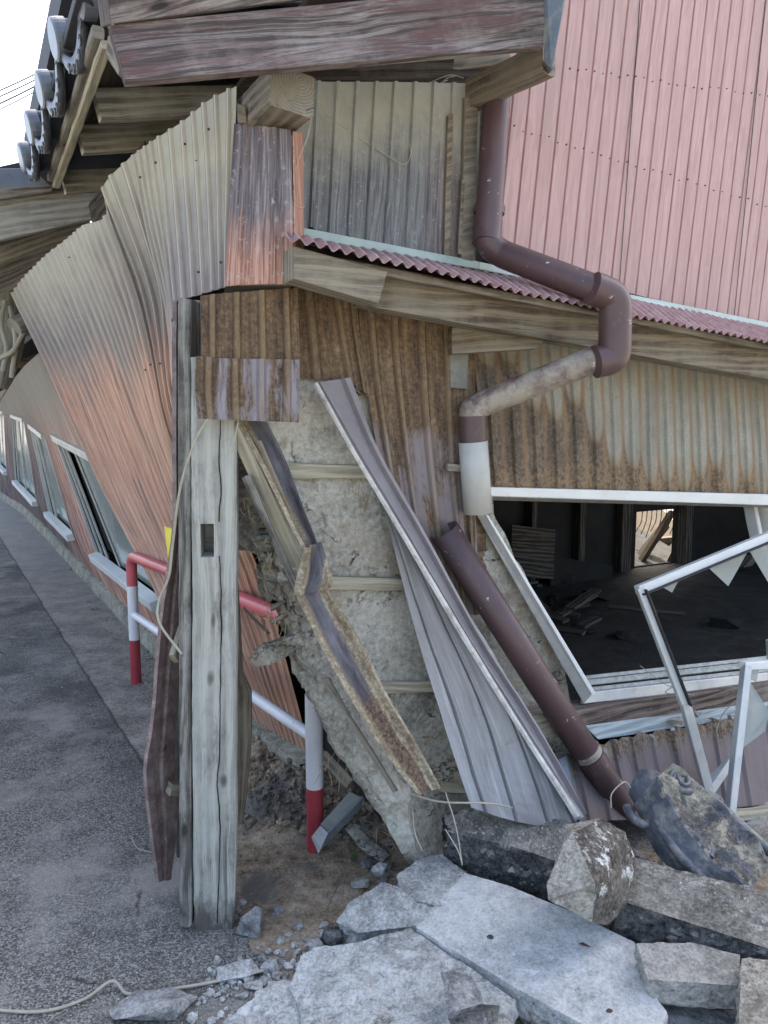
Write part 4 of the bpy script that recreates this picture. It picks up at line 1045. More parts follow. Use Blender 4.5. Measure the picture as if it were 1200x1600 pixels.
# drying crack, a thin dark cleft
cm = MB(); pts = [(345, 655), (343, 720), (346, 760), (342, 815)], [(343, 868), (346, 960), (345, 1060), (343, 1180), (340, 1220), (344, 1300), (340, 1440)]
for pl in pts:
    cpts = [P(x, y, d0+.0) for x, y in pl]; cd = catmull(cpts, 12); vv = []
    fp = V(0, 4)
    for i, p in enumerate(cd):
        # put onto the front plane of the post
        nn = fr; p2 = CAM+(p-CAM)*((V(40, 4)-CAM).dot(nn)/(p-CAM).dot(nn)); wdt = .0012+.0016*abs(nz(p, 5))
        p2 = p2+fr*.0045+side*(.002*nz(p, 30)); vv += [p2-side*wdt, p2+side*wdt]
    cm.add(vv, [[2*i, 2*i+1, 2*i+3, 2*i+2] for i in range(len(cd)-1)])
M_crack = painted('cleft shadow wood', c(40, 34, 28), c(28, 24, 20), 20, .5, .95)
cm.build('drying_crack', M_crack, post)
pb0 = Vector((G(300, 1425).x, d0+.06, 0)); 
bm_ = MB(); beam(P(297, 1434, d0+.03), P(296, 470, d0+.015), .034, .085, Vector((-.1, -1, 0)), mb=bm_, bev=.003, seg=60, wob=.004); bm_.build('side_plank', MW_plank, post)
bm_ = MB(); beam(P(291, 1400, d0+.09), P(288, 480, d0+.09), .012, .07, Vector((-.1, -1, 0)), mb=bm_, bev=.002, seg=40, wob=.004); bm_.build('side_plank', MW_dark, post)
bm_ = MB(); tube([P(372, 1285, d0+.22), P(376, 1240, d0+.22), P(379, 1150, d0+.22), P(378, 1080, d0+.22), P(371, 1050, d0+.22), P(366, 900, d0+.22)], [.012, .022, .03, .03, .018, .01], 10, bm_, wob=.004); bm_.build('split_board', MW_brown, post)
# ---- bent mauve strip left of the post
strip = thing('bent_cladding_strip', 'bent mauve steel cladding strip hanging beside the left of the tall post', 'metal strip', P(250, 1375, 2.3))
def strip_mesh(path, wid, name, mat, parent, prof, lab=None, thick=.0015, curve=8):
    """path: list of (px,py,d, ax_px) left edge and right edge pixel pairs -> folded strip with a profile across"""
    Lr = catmull([P(x, y, d) for (x, y, d, x2, y2, d2) in path], curve); Rr = catmull([P(x2, y2, d2) for (x, y, d, x2, y2, d2) in path], curve)
    vs = []; uv = []; ln = 0
    for i, (a, b) in enumerate(zip(Lr, Rr)):
        if i: ln += (a-Lr[i-1]).length
        t = (Lr[min(i+1, len(Lr)-1)]-Lr[max(i-1, 0)]); nn = (b-a).cross(t).normalized()
        if nn.dot(CAM-a) < 0: nn = -nn
        for u, h in prof:
            p = a.lerp(b, u)+nn*(h+.002*nz(a.lerp(b, u), 12)); vs.append(p); uv.append(((b-a).length*u, ln))
    m_ = len(prof); fs = [[j*m_+i, j*m_+i+1, (j+1)*m_+i+1, (j+1)*m_+i] for j in range(len(Lr)-1) for i in range(m_-1)]
    o = MB().add(vs, fs, uv).build(name, mat, parent); md = o.modifiers.new('thickness', 'SOLIDIFY'); md.thickness = thick; md.offset = 0
    if lab: o['label'] = lab
    return o
PR = [(0, -.006), (0, .006), (.25, .006), (.30, -.002), (.52, -.002), (.56, .007), (1, .007)]
strip_mesh([(272, 470, 2.35, 276, 470, 2.4), (272, 700, 2.3, 279, 700, 2.36), (271, 830, 2.28, 285, 830, 2.34), (252, 960, 2.25, 282, 960, 2.33), (238, 1120, 2.22, 272, 1110, 2.32), (227, 1205, 2.2, 270, 1206, 2.32), (236, 1300, 2.22, 274, 1290, 2.32), (246, 1378, 2.24, 264, 1374, 2.30)], 0, 'painted_face', M_stripm, strip, PR)
strip_mesh([(279, 830, 2.36, 286, 830, 2.4), (280, 960, 2.34, 290, 960, 2.4), (270, 1080, 2.34, 290, 1080, 2.42), (264, 1206, 2.34, 290, 1206, 2.42), (272, 1290, 2.34, 290, 1280, 2.42), (276, 1340, 2.34, 290, 1340, 2.42)], 0, 'back_face', M_stripgrey, strip, [(0, 0), (.3, 0), (.36, .006), (.5, .006), (.55, 0), (1, 0)])
bm_ = MB(); beam(P(264, 1232, 2.2), P(280, 1232, 2.22), .035, .035, mb=bm_); bm_.build('wood_block', MW_brown, strip)
bm_ = MB(); beam(P(272, 1030, 2.25), P(286, 985, 2.32), .02, .05, mb=bm_); bm_.build('wood_block', MW_lath, strip)
# unseen pale yard added to bounce light up; dark boards added against sky leaks
yd = MB(); 
for i in range(12):
    for j in range(12):
        x0, x1, y0, y1 = -14+2.4*i, -14+2.4*(i+1), -22+1.75*j, -22+1.75*(j+1)
        yd.add([(x0, y0, .004), (x1, y0, .004), (x1, y1, .004), (x0, y1, .004)], [[0, 1, 2, 3]])
yo = yd.build('bounce_yard', M_kerb); weld(yo); tag(yo, 'unseen pale yard added to bounce light into the eaves', None, kind='structure')
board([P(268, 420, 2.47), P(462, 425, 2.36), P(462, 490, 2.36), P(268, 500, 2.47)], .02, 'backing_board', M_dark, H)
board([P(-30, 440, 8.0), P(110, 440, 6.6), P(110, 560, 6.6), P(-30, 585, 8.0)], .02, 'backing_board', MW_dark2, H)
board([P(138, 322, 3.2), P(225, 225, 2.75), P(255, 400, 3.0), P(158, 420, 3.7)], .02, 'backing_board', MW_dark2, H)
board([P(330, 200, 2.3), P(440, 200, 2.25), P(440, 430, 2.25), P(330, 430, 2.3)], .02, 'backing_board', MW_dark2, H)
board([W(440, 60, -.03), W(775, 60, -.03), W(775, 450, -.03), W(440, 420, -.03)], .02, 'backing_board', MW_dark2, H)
# splintered reed laths sticking out of the torn clay edge
rr = random.Random(77)
for k in range(26):
    t = k/25; y = lerp(700, 1010, t)+rr.gauss(0, 5); x = (lerp(392, 430, t/.6) if t < .6 else lerp(430, 462, (t-.6)/.4))+rr.uniform(-6, 14)
    d = W(x, y, .02).y; ang = rr.gauss(.1, .35); l_ = rr.uniform(18, 46)
    rd = MB(); beam(P(x+l_*.6*math.cos(ang), y+l_*.6*math.sin(ang), d+.03), P(x-l_*.5*math.cos(ang), y-l_*.5*math.sin(ang), d-.02), rr.uniform(.004, .010), rr.uniform(.004, .009), Vector((0, -1, .3)), mb=rd, bev=.001, seg=4)
    rd.build('reed_lath', M_reed, mudw)
# drips and sags of clay thickness along the torn edge: irregular clods
for k in range(20):
    t = k/19; y = lerp(720, 1300, t); x = (lerp(390, 440, (y-720)/240) if y < 960 else lerp(446, 610, (y-960)/340))+rr.uniform(0, 22); s_ = rr.uniform(.010, .024)
    o = boulder(W(x, y, .055), (s_, s_*.7, s_*1.3), 'clay_clod', M_mud, None, seed=300+k, n=12, amp=.006, maxlen=.008)
    o.parent = mudw; o.location = Vector(o.location)-ploc(mudw)
board([P(362, 640, 2.72), P(452, 640, 2.72), P(446, 862, 2.78), P(362, 860, 2.78)], .02, 'backing_board', MW_dark2, H)  # dark board standing in for the shaded void behind the clay lumps
board([fcol[8][0]+Vector((-.05, 0, .10)), fcol[0][0]+Vector((.0, 0, .10)), fcol[0][0]+Vector((1.4, .9, .6)), fcol[8][0]+Vector((2.2, 1.3, .5))], .06, 'roof_covering', M_tiledark, H, into=(0, 0, 1))  # roof piece added to stop light leaking in behind the windows
board([fcol[8][3]+Vector((1.5, .8, 0)), fcol[0][3]+Vector((1.0, .6, 0)), fcol[0][0]+Vector((1.2, .8, .6)), fcol[8][0]+Vector((2.0, 1.2, .5))], .05, 'inner_wall', M_dark, H)
# ================================================================ EAVES AND ROOF
def PB(a, b, w, h, name, mat, lab=None, up=UP, par=None, **k):
    bm_ = MB(); beam(P(*a), P(*b), w, h, up, mb=bm_, **k); o = bm_.build(name, mat, par or H)
    if lab: o['label'] = lab
    return o
# bargeboard (two stepped boards) with its metal cap
board([P(170, 38, 1.68), P(852, -28, 2.25), P(850, 72, 2.25), P(196, 127, 1.66)], .022, 'bargeboard', MW_barge, H)['label'] = 'maroon grained bargeboard with knots'
board([P(163, -60, 1.64), P(700, -160, 2.1), P(700, -32, 2.1), P(173, 38, 1.67)], .06, 'bargeboard', MW_barge, H)
board([P(163, -60, 1.64), P(173, 38, 1.67), P(168, 46, 1.72), P(160, -50, 1.74)], .01, 'bargeboard', MW_dark, H, into=(.5, .8, 0))
board([P(850, -60, 2.24), P(893, -60, 2.20), P(862, 110, 2.22), P(849, 96, 2.24)], .006, 'bargeboard_cap', M_flashgrey, H)
board([P(849, 96, 2.24), P(862, 110, 2.22), P(858, 116, 2.30), P(840, 100, 2.35)], .01, 'bargeboard_cap', M_flashgrey, H)
# purlin running from wall to bargeboard end
PB((703, 166, 2.62), (858, 92, 2.30), .055, .085, 'purlin', MW_brown, 'short purlin carrying the right end of the bargeboard')
PB((470, 128, 2.42), (790, 84, 2.62), .05, .07, 'rafter', MW_dark)
# soffit above the gable and the roof slab
b0, b1 = P(165, -10, 1.70), P(856, -40, 2.27)
b0s = b0.lerp(b1, .42)
board([b0s, b1, b1+E2*.9, b0s+E2*.9], .02, 'soffit', MW_dark2, H, into=(0, 0, 1), uvd=E1)
# beam end with annual rings
cb = P(457, 142, 1.97); bax = (SD+Vector((0, 0, -.02))).normalized()
bm_ = MB(); beam(cb, cb+bax*1.2, .118, .100, Vector((.10, 0, 1)), mb=bm_, bev=.006, wob=.003); bm_.build('eaves_beam', [MW_brown, MEND], H)['label'] = 'eaves beam end showing its annual rings'
board([P(370, 160, 2.06), P(384, 166, 2.06), P(386, 192, 2.06), P(371, 192, 2.06)], .05, 'packing_block', MW_brown, H)
# dark lining behind the gap under the cladding
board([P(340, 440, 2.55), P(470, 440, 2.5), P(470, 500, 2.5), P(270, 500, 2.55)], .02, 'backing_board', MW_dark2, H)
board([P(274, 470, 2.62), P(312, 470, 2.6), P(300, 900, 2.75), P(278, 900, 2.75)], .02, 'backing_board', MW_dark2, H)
PB((400, 470, 2.28), (350, 466, 2.3), .03, .03, 'batten', MW_lath)
# street-side rafters
ZE = 2.43
def rafter(bl_px, tl_px, r_px, dz, lab=None):
    a = Z_(bl_px[0], bl_px[1], ZE); d = a.y
    h = (tl_px[1]-bl_px[1])
    A0 = P(bl_px[0], bl_px[1], d); T0 = P(tl_px[0], tl_px[1], d+.0)
    return A0, T0
def Z_(x, y, z): return G(x, y, z)
for (bx, by, tx, ty, rx, ry, rx2, ry2, dd) in [(154, 186, 143, 147, 352, 160, 350, 108, .42), (127, 238, 118, 196, 300, 200, 300, 160, .42), (100, 301, 88, 270, 230, 250, 230, 215, .42)]:
    d = Z_(bx, by, ZE).y
    A_ = Z_(bx, by, ZE); rdir = Vector((.86, .5, .22)).normalized(); A_ = A_+Vector((-.012, .02, .047))
    bm_ = MB(); beam(A_, A_+rdir*1.1, .045, .094, mb=bm_); bm_.build('rafter', MW_rafter, H)
# near rafter stub and block at the corner
PB((196, 105, 1.86), (178, 75, 1.95), .03, .05, 'packing_block', MW_brown)
# eaves strip
e0 = Z_(166, 70, ZE+.03); e1 = Z_(88, 290, ZE+.03)
bm_ = MB(); beam(e0, e1, .028, .022, mb=bm_); bm_.build('eaves_strip', MW_lath, H)['label'] = 'pale eaves strip along the rafter ends'
bm_ = MB(); beam(e0+Vector((-.02, 0, .03)), e1+Vector((-.02, 0, .03)), .03, .03, mb=bm_); bm_.build('eaves_strip', MW_dark, H)
# roof boards above the rafters
q0 = Z_(160, 40, ZE+.102); q1 = Z_(80, 300, ZE+.102); inn = Vector((.86, .5, .235)).normalized()
board([q0, q1, q1+inn*1.5, q0+inn*1.5], .015, 'roof_boarding', MW_dark2, H, into=(0, 0, 1), uvd=q1-q0)
board([q1.lerp(q0, .28)+inn*.25+Vector((0, 0, -.006)), q1.lerp(q0, .32)+inn*.25+Vector((0, 0, -.006)), q1.lerp(q0, .32)+inn*.9+Vector((0, 0, -.006)), q1.lerp(q0, .28)+inn*.9+Vector((0, 0, -.006))], .004, 'roof_boarding', MW_dark, H, into=(0, 0, 1))
# kawara tiles along the eaves: pan with decorated lip, round end disc
ev = (q1-q0).normalized(); outd = Vector((-.86, -.5, -.20)).normalized(); upn = ev.cross(outd).normalized()
if upn.z < 0: upn = -upn
discs = [(122, -10), (84, 62), (62, 140), (45, 200), (33, 247)]
dz = 2.60
cs_ = [Z_(x, y, z) for (x, y), z in zip(discs, (2.60, 2.60, 2.58, 2.57, 2.56))]
rads = [.062, .060, .060, .062, .062]
tg = 'round ended roof tiles along the near eaves'
for k, cpt in enumerate(cs_):
    R_ = rads[k]; mb = MB()
    # the roll running up the roof behind the disc
    vs = []; fs = []; n_ = 14
    for j in range(2):
        o_ = cpt-outd*(.03+.75*j)+Vector((0, 0, 0))
        for i in range(n_+1):
            a = math.pi*(-.15+1.3*i/n_); vs.append(o_+ev*math.cos(a)*R_*.92+upn*math.sin(a)*R_*.92)
    for i in range(n_): fs.append([i, i+1, n_+2+i, n_+1+i])
    mb.add(vs, fs, None, 0, True); o = mb.build('roof_tile', M_tile, H); md = o.modifiers.new('t', 'SOLIDIFY'); md.thickness = .015
    dm = MB(); tube([cpt-outd*.035, cpt-outd*.012, cpt, cpt+outd*.004], [R_, R_, R_*.97, R_*.86], 28, dm, True, False)
    dm.build('tile_end_disc', M_tileend, o)
    if k:
        a_, b_ = cs_[k-1], cpt
        pm = MB(); vs = []; n_ = 16; uv = []
        for j in range(2):
            for i in range(n_+1):
                t = i/n_; base = a_.lerp(b_, t)-outd*(.03+.8*j); sag = -.075*math.sin(math.pi*min(1, max(0, (t-.1)/.9)))-.02
                vs.append(base+upn*sag)
        fs = [[i, i+1, n_+2+i, n_+1+i] for i in range(n_)]
        pm.add(vs, fs, None, 0, True); p_ = pm.build('pan_tile', M_tiledark, o); md = p_.modifiers.new('t', 'SOLIDIFY'); md.thickness = .018
        lm = MB(); vs = []
        for i in range(n_+1):
            t = i/n_; base = a_.lerp(b_, t)-outd*.012; s1 = math.sin(math.pi*min(1, max(0, (t-.1)/.9)))
            vs += [base+upn*(-.075*s1-.015), base+upn*(-.075*s1-.040*min(1, s1*2.2)-.02)]
        fs = [[2*i, 2*i+1, 2*i+3, 2*i+2] for i in range(n_)]
        lm.add(vs, fs, None, 0, True); l_ = lm.build('tile_lip', M_tile, o); md = l_.modifiers.new('t', 'SOLIDIFY'); md.thickness = .02; md.offset = 0
        om = MB()
        for i in range(2, n_-2, 2):            # raised scroll work on the lip
            t = i/n_; s1 = math.sin(math.pi*min(1, max(0, (t-.1)/.9))); ctr = a_.lerp(b_, t)+outd*.0+upn*(-.075*s1-.042)
            pts = [ctr+(ev*math.cos(q*.9)*(.004+.0022*q)+upn*math.sin(q*.9)*(.004+.0022*q)) for q in range(7)]
            tube(pts, .0025, 5, om, True, True)
        om.build('scrollwork', M_tileend, l_ if False else o)
# dark underside between tiles and strip
u0 = Z_(170, -20, 2.50); u1 = Z_(66, 275, 2.50)
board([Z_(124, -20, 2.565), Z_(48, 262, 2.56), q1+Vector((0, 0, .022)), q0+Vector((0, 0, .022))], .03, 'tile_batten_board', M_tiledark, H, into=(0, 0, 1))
# roof covering over the house (mostly above the picture): closes the loft
r0 = q0+Vector((0, 0, .12))-outd*.1; r1 = q1+Vector((0, 0, .12))-outd*.1
board([b0+Vector((.05, .1, .22)), b1+Vector((0, 0, .2)), b1+E2*2.6+Vector((.0, 0, .75)), r1+Vector((.5, .6, .45))], .08, 'roof_covering', M_tiledark, H, into=(0, 0, 1))
# ---- far eaves, dropped and twisted
board([P(-150, 330, 3.72), P(162, 285, 4.15), P(164, 338, 4.15), P(-150, 410, 3.72)], .06, 'eaves_beam', MW_rafter, H)['label'] = 'broad grey eaves beam of the dropped far roof'
board([P(-150, 305, 3.68), P(150, 283, 4.1), P(150, 292, 4.1), P(-150, 332, 3.68)], .03, 'eaves_beam', MW_brown, H)
o = board([P(-150, 266, 3.7), P(76, 262, 4.0), P(84, 292, 4.0), P(-150, 318, 3.7)], .25, 'roof_tile', M_tileend, H); o['label'] = 'blue grey tile edge of the dropped far roof'
PB((70, 282, 3.86), (70, 262, 3.9), .05, .035, 'packing_block', MW_brown)
rf = [((128, 358), (-160, 452), 4.65), ((100, 380), (-150, 478), 5.15), ((72, 402), (-140, 500), 5.7), ((48, 424), (-130, 515), 6.3), ((28, 443), (-120, 528), 7.0), ((12, 458), (-110, 540), 7.8), ((0, 472), (-100, 550), 8.7)]
for (a, b, d) in rf:
    PB((a[0]+14, a[1]-6, d), (b[0], b[1], d*.90), .045, .085, 'rafter', MW_rafter)
aa = P(160, 330, 4.3); 
board([P(165, 300, 4.3), P(-200, 372, 3.9), P(-200, 520, 8.2), P(0, 455, 9.6)], .02, 'roof_boarding', MW_dark2, H, into=(0, 0, 1))
board([P(165, 300, 4.34)+Vector((0, 0, .15)), P(-200, 372, 3.9)+Vector((0, 0, .1)), P(-200, 520, 8.2)+Vector((0, 0, .16)), P(0, 455, 9.6)+Vector((0, 0, .3))], .10, 'roof_covering', M_tiledark, H, into=(0, 0, 1))
# broken log ends under the far eaves
lg = MB(); tube(catmull([P(26, 470, 4.6), P(22, 505, 4.5), P(10, 560, 4.45), P(0, 606, 4.42)], 6), [.075, .078, .08, .082, .084, .084, .082, .08, .075, .07, .068, .065, .062, .06, .056, .052, .048, .044, .04], 14, lg, True, True, 0, False, .02)
lg.build('log_end', MW_dark, H)['label'] = 'broken log hanging beneath the dropped eaves'
lg = MB(); tube([P(40, 505, 4.35), P(22, 512, 4.3)], [.055, .06], 14, lg, True, True, 1, False, .02); lg.build('log_end', [MW_dark, MW_dark], H)
for pts in ([(8, 470, 4.4), (2, 505, 4.35), (10, 545, 4.3), (4, 580, 4.3)], [(16, 480, 4.4), (24, 530, 4.3), (18, 590, 4.3)], [(-2, 560, 4.3), (20, 548, 4.25), (36, 520, 4.3)]):
    lg = MB(); tube(catmull([P(*q) for q in pts], 5), .014, 6, lg, True, True, 0, False, .004); lg.build('rope', MW_lath, H)
lg = MB(); tube(catmull([P(18, 594, 4.6), (P(8, 612, 4.6)), P(-20, 655, 4.5)], 5), .006, 5, lg); lg.build('soffit_trim', MW_lath, H)

# ================================================================ DRAINPIPE (fixed part)
def pipe(pts, r, name, mat, parent, rad=.07, sides=22, cuffs=(), lab=None, cuffmat=None, hollow=False):
    path = corner_path(pts, rad, 7); mb = MB(); tube(path, r, sides, mb, not hollow, True)
    o = mb.build(name, mat, parent)
    if hollow: md = o.modifiers.new('wall', 'SOLIDIFY'); md.thickness = .003; md.offset = -1
    if lab: o['label'] = lab
    for (a, b, rr_) in cuffs:
        cm_ = MB(); tube([a, b], rr_, sides, cm_, True, True); cm_.build('pipe_collar', cuffmat or mat, o)
    return o
rp = .043
v0, v1 = W(779, 120, .06), W(760, 378, .075)
p2, p3, p4, p5 = W(778, 390, .10), W(955, 462, .42), W(961, 545, .42), W(738, 640, .12)
p6 = W(743, 802, .13)
pr = lambda p, pxr: pxr/F*(p-CAM).dot(Vector((0, cp, -sp)))
g1 = v0.lerp(v1, .0)
pipe([v0, W(761, 380, .08), W(782, 396, .10), p3], .042, 'drainpipe', M_pvc, H, .06, cuffs=[(W(765, 322, .066), W(764, 334, .066), .0485), (W(763, 345, .068), W(760, 380, .08), .045)], lab='maroon drainpipe crossing the lean-to roof')
pipe([W(925, 450, .40), W(962, 464, .42), W(960, 560, .42), W(930, 566, .40)], .047, 'pipe_elbow', M_pvc, H, .055, lab='maroon elbow at the outer bend of the drainpipe')
pipe([W(950, 553, .40), W(752, 632, .13), W(737, 640, .12), W(738, 690, .12)], .040, 'drainpipe', M_pvcold, H, .05, lab='bleached lower drainpipe sloping back to the wall')
pipe([W(738, 650, .12), W(739, 705, .12)], .0425, 'pipe_collar', M_pvc, H, .04)
pipe([W(739, 690, .122), W(747, 801, .122)], .0455, 'pipe_outlet', M_pvcpale, H, .04, hollow=True, lab='white bleached lower end of the drainpipe')
board([W(700, 724, .10), W(735, 727, .10), W(735, 738, .10), W(700, 736, .10)], .02, 'pipe_bracket', MW_dark, H)

# fallen pipe
fp = thing('fallen_drainpipe', 'long maroon drainpipe leaning diagonally across the broken window', 'drainpipe', W(965, 1262, .22))
a, b = W(694, 828, .10), W(975, 1265, .26)
pipe([a, a.lerp(b, .5)+Vector((0, 0, -.01)), b], .048, 'pipe', M_pvc, fp, .05, hollow=True)
q = a.lerp(b, .775); dr = (b-a).normalized(); cm_ = MB(); tube([q-dr*.012, q+dr*.012], .0505, 20, cm_); cm_.build('pipe_collar', M_pvcold, fp)
q = a.lerp(b, .79); cm_ = MB(); tube([q, b-dr*.02], .0495, 20, cm_); cm_.build('pipe_socket', M_pvc, fp)

# ================================================================ WINDOW OPENING AND INTERIOR
board([W(760, 761, .075), W(1450, 779, .075), W(1450, 798, .075), W(760, 775, .075)], .07, 'window_header', M_aluwhite, H)['label'] = 'white aluminium head of the broken window'
board([W(762, 776, .03), W(1450, 797, .03), W(1450, 800, .0), W(762, 782, .0)], .02, 'window_header', M_alutrack, H)
# slanted jamb
jb = []
ja, jb2 = W(750, 806, .07), W(918, 1098, .10)
board([W(745, 806, .07), W(758, 803, .09), W(925, 1086, .12), W(912, 1100, .10)], .008, 'window_jamb', M_alu, H, uvd=jb2-ja)['label'] = 'slanted aluminium jamb of the broken window'
board([W(758, 803, .095), W(764, 806, .095), W(932, 1084, .125), W(925, 1086, .125)], .06, 'window_jamb', M_aluwhite, H, uvd=jb2-ja, into=E2)
# sill tracks
for k, (y0, y1, y2, y3, off) in enumerate([(1055, 1037, 1043, 1062, .0), (1062, 1044, 1053, 1072, .03), (1074, 1056, 1062, 1082, .05), (1082, 1063, 1078, 1100, .09)]):
    board([W(915, y0, off), W(1450, y1-40, off), W(1450, y2-40, off+.01), W(912, y3, off+.01)], .02, 'window_sill', M_alutrack if k != 3 else M_alu, H, uvd=E1)
# right sash remains standing at the picture edge
PB((1172, 790, 3.34), (1186, 860, 3.30), .03, .05, 'window_jamb', M_aluwhite, 'upright track piece at the right of the broken window')
PB((1190, 790, 3.40), (1212, 900, 3.36), .03, .05, 'window_jamb', M_alu)
# timbers below the sill
board([W(824, 1121, .14), W(1450, 1030, .10), W(1450, 1078, .10), W(838, 1156, .14)], .09, 'floor_beam', MW_sill, H, uvd=E1)['label'] = 'grey brown floor beam under the window sill'
board([W(915, 1136, .15), W(1450, 1066, .12), W(1450, 1080, .12), W(935, 1156, .15)], .02, 'floor_beam', MW_blue, H, uvd=E1)['label'] = 'pale blue painted batten on the floor beam'
board([W(824, 1120, .16), W(880, 1112, .16), W(896, 1147, .16), W(838, 1157, .16)], .03, 'floor_beam', MW_lath, H, uvd=E1)
# interior shell, in gable coordinates
def box(t0, t1, s0, s1, z0, z1, name, mat, par=None, lab=None):
    f = [L(t0, s0, z0), L(t1, s0, z0), L(t1, s0, z1), L(t0, s0, z1)]; bk = [L(t0, s1, z0), L(t1, s1, z0), L(t1, s1, z1), L(t0, s1, z1)]
    o = prism(f, bk, name, mat, par or H); weld(o)
    if lab: o['label'] = lab
    return o
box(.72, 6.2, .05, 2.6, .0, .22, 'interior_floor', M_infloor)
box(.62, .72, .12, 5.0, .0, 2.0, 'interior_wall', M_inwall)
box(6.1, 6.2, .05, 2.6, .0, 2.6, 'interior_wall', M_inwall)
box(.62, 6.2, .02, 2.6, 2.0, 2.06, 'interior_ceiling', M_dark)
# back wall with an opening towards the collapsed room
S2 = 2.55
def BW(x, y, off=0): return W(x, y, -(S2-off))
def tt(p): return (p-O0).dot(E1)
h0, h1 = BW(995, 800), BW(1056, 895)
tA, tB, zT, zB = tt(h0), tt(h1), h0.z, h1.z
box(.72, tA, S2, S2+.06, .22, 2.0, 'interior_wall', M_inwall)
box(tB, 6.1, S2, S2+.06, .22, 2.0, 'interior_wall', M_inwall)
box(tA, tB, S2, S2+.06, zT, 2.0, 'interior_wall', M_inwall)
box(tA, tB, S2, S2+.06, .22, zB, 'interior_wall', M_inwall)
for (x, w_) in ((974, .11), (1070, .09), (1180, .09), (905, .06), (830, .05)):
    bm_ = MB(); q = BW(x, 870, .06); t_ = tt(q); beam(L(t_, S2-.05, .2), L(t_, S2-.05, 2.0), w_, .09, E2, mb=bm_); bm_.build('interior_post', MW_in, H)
bm_ = MB(); beam(BW(1062, 1000, .5), BW(1172, 872, .35), .09, .07, mb=bm_); bm_.build('interior_brace', MW_dark, H)
bm_ = MB(); beam(BW(1050, 990, .7), BW(1250, 1040, .9), .10, .04, mb=bm_); bm_.build('interior_board', MW_in, H)
bm_ = MB(); beam(BW(1010, 905, .4), BW(1080, 960, .7), .08, .03, mb=bm_); bm_.build('interior_board', MW_in, H)
board([BW(800, 820, .3), BW(868, 828, .3), BW(865, 905, .3), BW(798, 900, .3)], .02, 'interior_panel', MW_in, H)
board([BW(862, 868, .2), BW(958, 885, .2), BW(952, 955, .2), BW(860, 940, .2)], .02, 'interior_panel', M_inwall, H)
# collapsed room beyond, open to the sky
board([L(tA-.8, S2+.9, .1), L(tB+1.4, S2+.9, .1), L(tB+1.6, S2+3.6, 1.8), L(tA-.8, S2+3.6, 1.8)], .05, 'back_room_boarding', M_tan, H)
for (x0, y0, x1, y1, dd) in [(992, 880, 1040, 820, -.7), (1000, 900, 1060, 850, -.9), (1010, 868, 1062, 872, -.8), (990, 850, 1060, 842, -1.0), (1040, 905, 1062, 880, -.6)]:
    bm_ = MB(); beam(W(x0, y0, -(S2)+dd), W(x1, y1, -(S2)+dd), .07, .07, mb=bm_); bm_.build('collapsed_rafter', M_tan, H)
wm = MB()
for k in range(8):
    x = 1000+k*7.5; tube(catmull([BW(x+4, 796, -.12), BW(x+2, 815, -.15), BW(x-6, 830+5*(k % 3), -.12)], 4), .004, 4, wm)
wm.build('hanging_lath_ties', M_dark, H)
rr = random.Random(31)
for k in range(26):
    t_ = rr.uniform(1.0, 3.4); s_ = rr.uniform(.9, 2.4); hs = rr.uniform(.03, .11)
    boulder(L(t_, s_, .22+hs*.3), (hs*1.4, hs, hs*.6), 'interior_debris', M_inwall, None, seed=40+k, n=10, amp=.01, maxlen=.05).parent = None
for o in [o for o in bpy.data.objects if o.name.startswith('interior_debris')]:
    o.parent = H; o.location = Vector(o.location)-Vector(H.location)
# void below floor
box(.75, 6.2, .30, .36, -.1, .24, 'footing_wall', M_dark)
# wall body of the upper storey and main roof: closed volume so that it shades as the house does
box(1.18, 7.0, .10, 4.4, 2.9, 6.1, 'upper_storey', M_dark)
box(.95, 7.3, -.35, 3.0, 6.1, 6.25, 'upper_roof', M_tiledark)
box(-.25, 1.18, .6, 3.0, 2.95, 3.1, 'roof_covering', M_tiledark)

# ================================================================ BROKEN SASHES
def sash(name, label, loc): return thing(name, label, 'window frame', loc)
s1 = sash('broken_window_sash', 'bent white aluminium window sash hanging out of the opening with one corner of glass left', P(1112, 1246, 2.75))
def bars(pts, w_, h_, name, mat, par, up):
    mb = MB()
    for a, b in zip(pts[:-1], pts[1:]): beam(a, b, w_, h_, up, mb=mb, bev=.002, wob=.0005, ends=0)
    return mb.build(name, mat, par)
facing = Vector((.1, -1, .1))
bars([P(1262, 812, 3.05), P(996, 922, 2.72)], .032, .030, 'top_rail', M_aluwhite, s1, facing)
bars([P(1000, 917, 2.72), P(1071, 1102, 2.70)], .034, .030, 'stile', M_aluwhite, s1, facing)
bars([P(1070, 1098, 2.70), P(1110, 1248, 2.66)], .034, .030, 'stile', M_alu, s1, facing)
bars([P(1108, 1236, 2.66), P(1142, 1186, 2.72)], .030, .028, 'bottom_rail', M_alu, s1, facing)
def shardpoly(pts, name, par, mat=M_shard):
    v = [P(*q) for q in pts]; n = Vector((.1, -1, 0)).normalized()*.003
    return prism(v, [p-n for p in v], name, mat, par)
shardpoly([(1108, 888, 2.86), (1168, 862, 2.93), (1154, 888, 2.92), (1138, 916, 2.90)], 'glass_shard', s1)
shardpoly([(1172, 862, 2.94), (1210, 848, 2.97), (1210, 925, 2.97), (1198, 906, 2.96)], 'glass_shard', s1)
shardpoly([(985, 1187, 2.84), (994, 1190, 2.84), (1018, 1232, 2.8), (1004, 1228, 2.8)], 'glass_shard', s1)
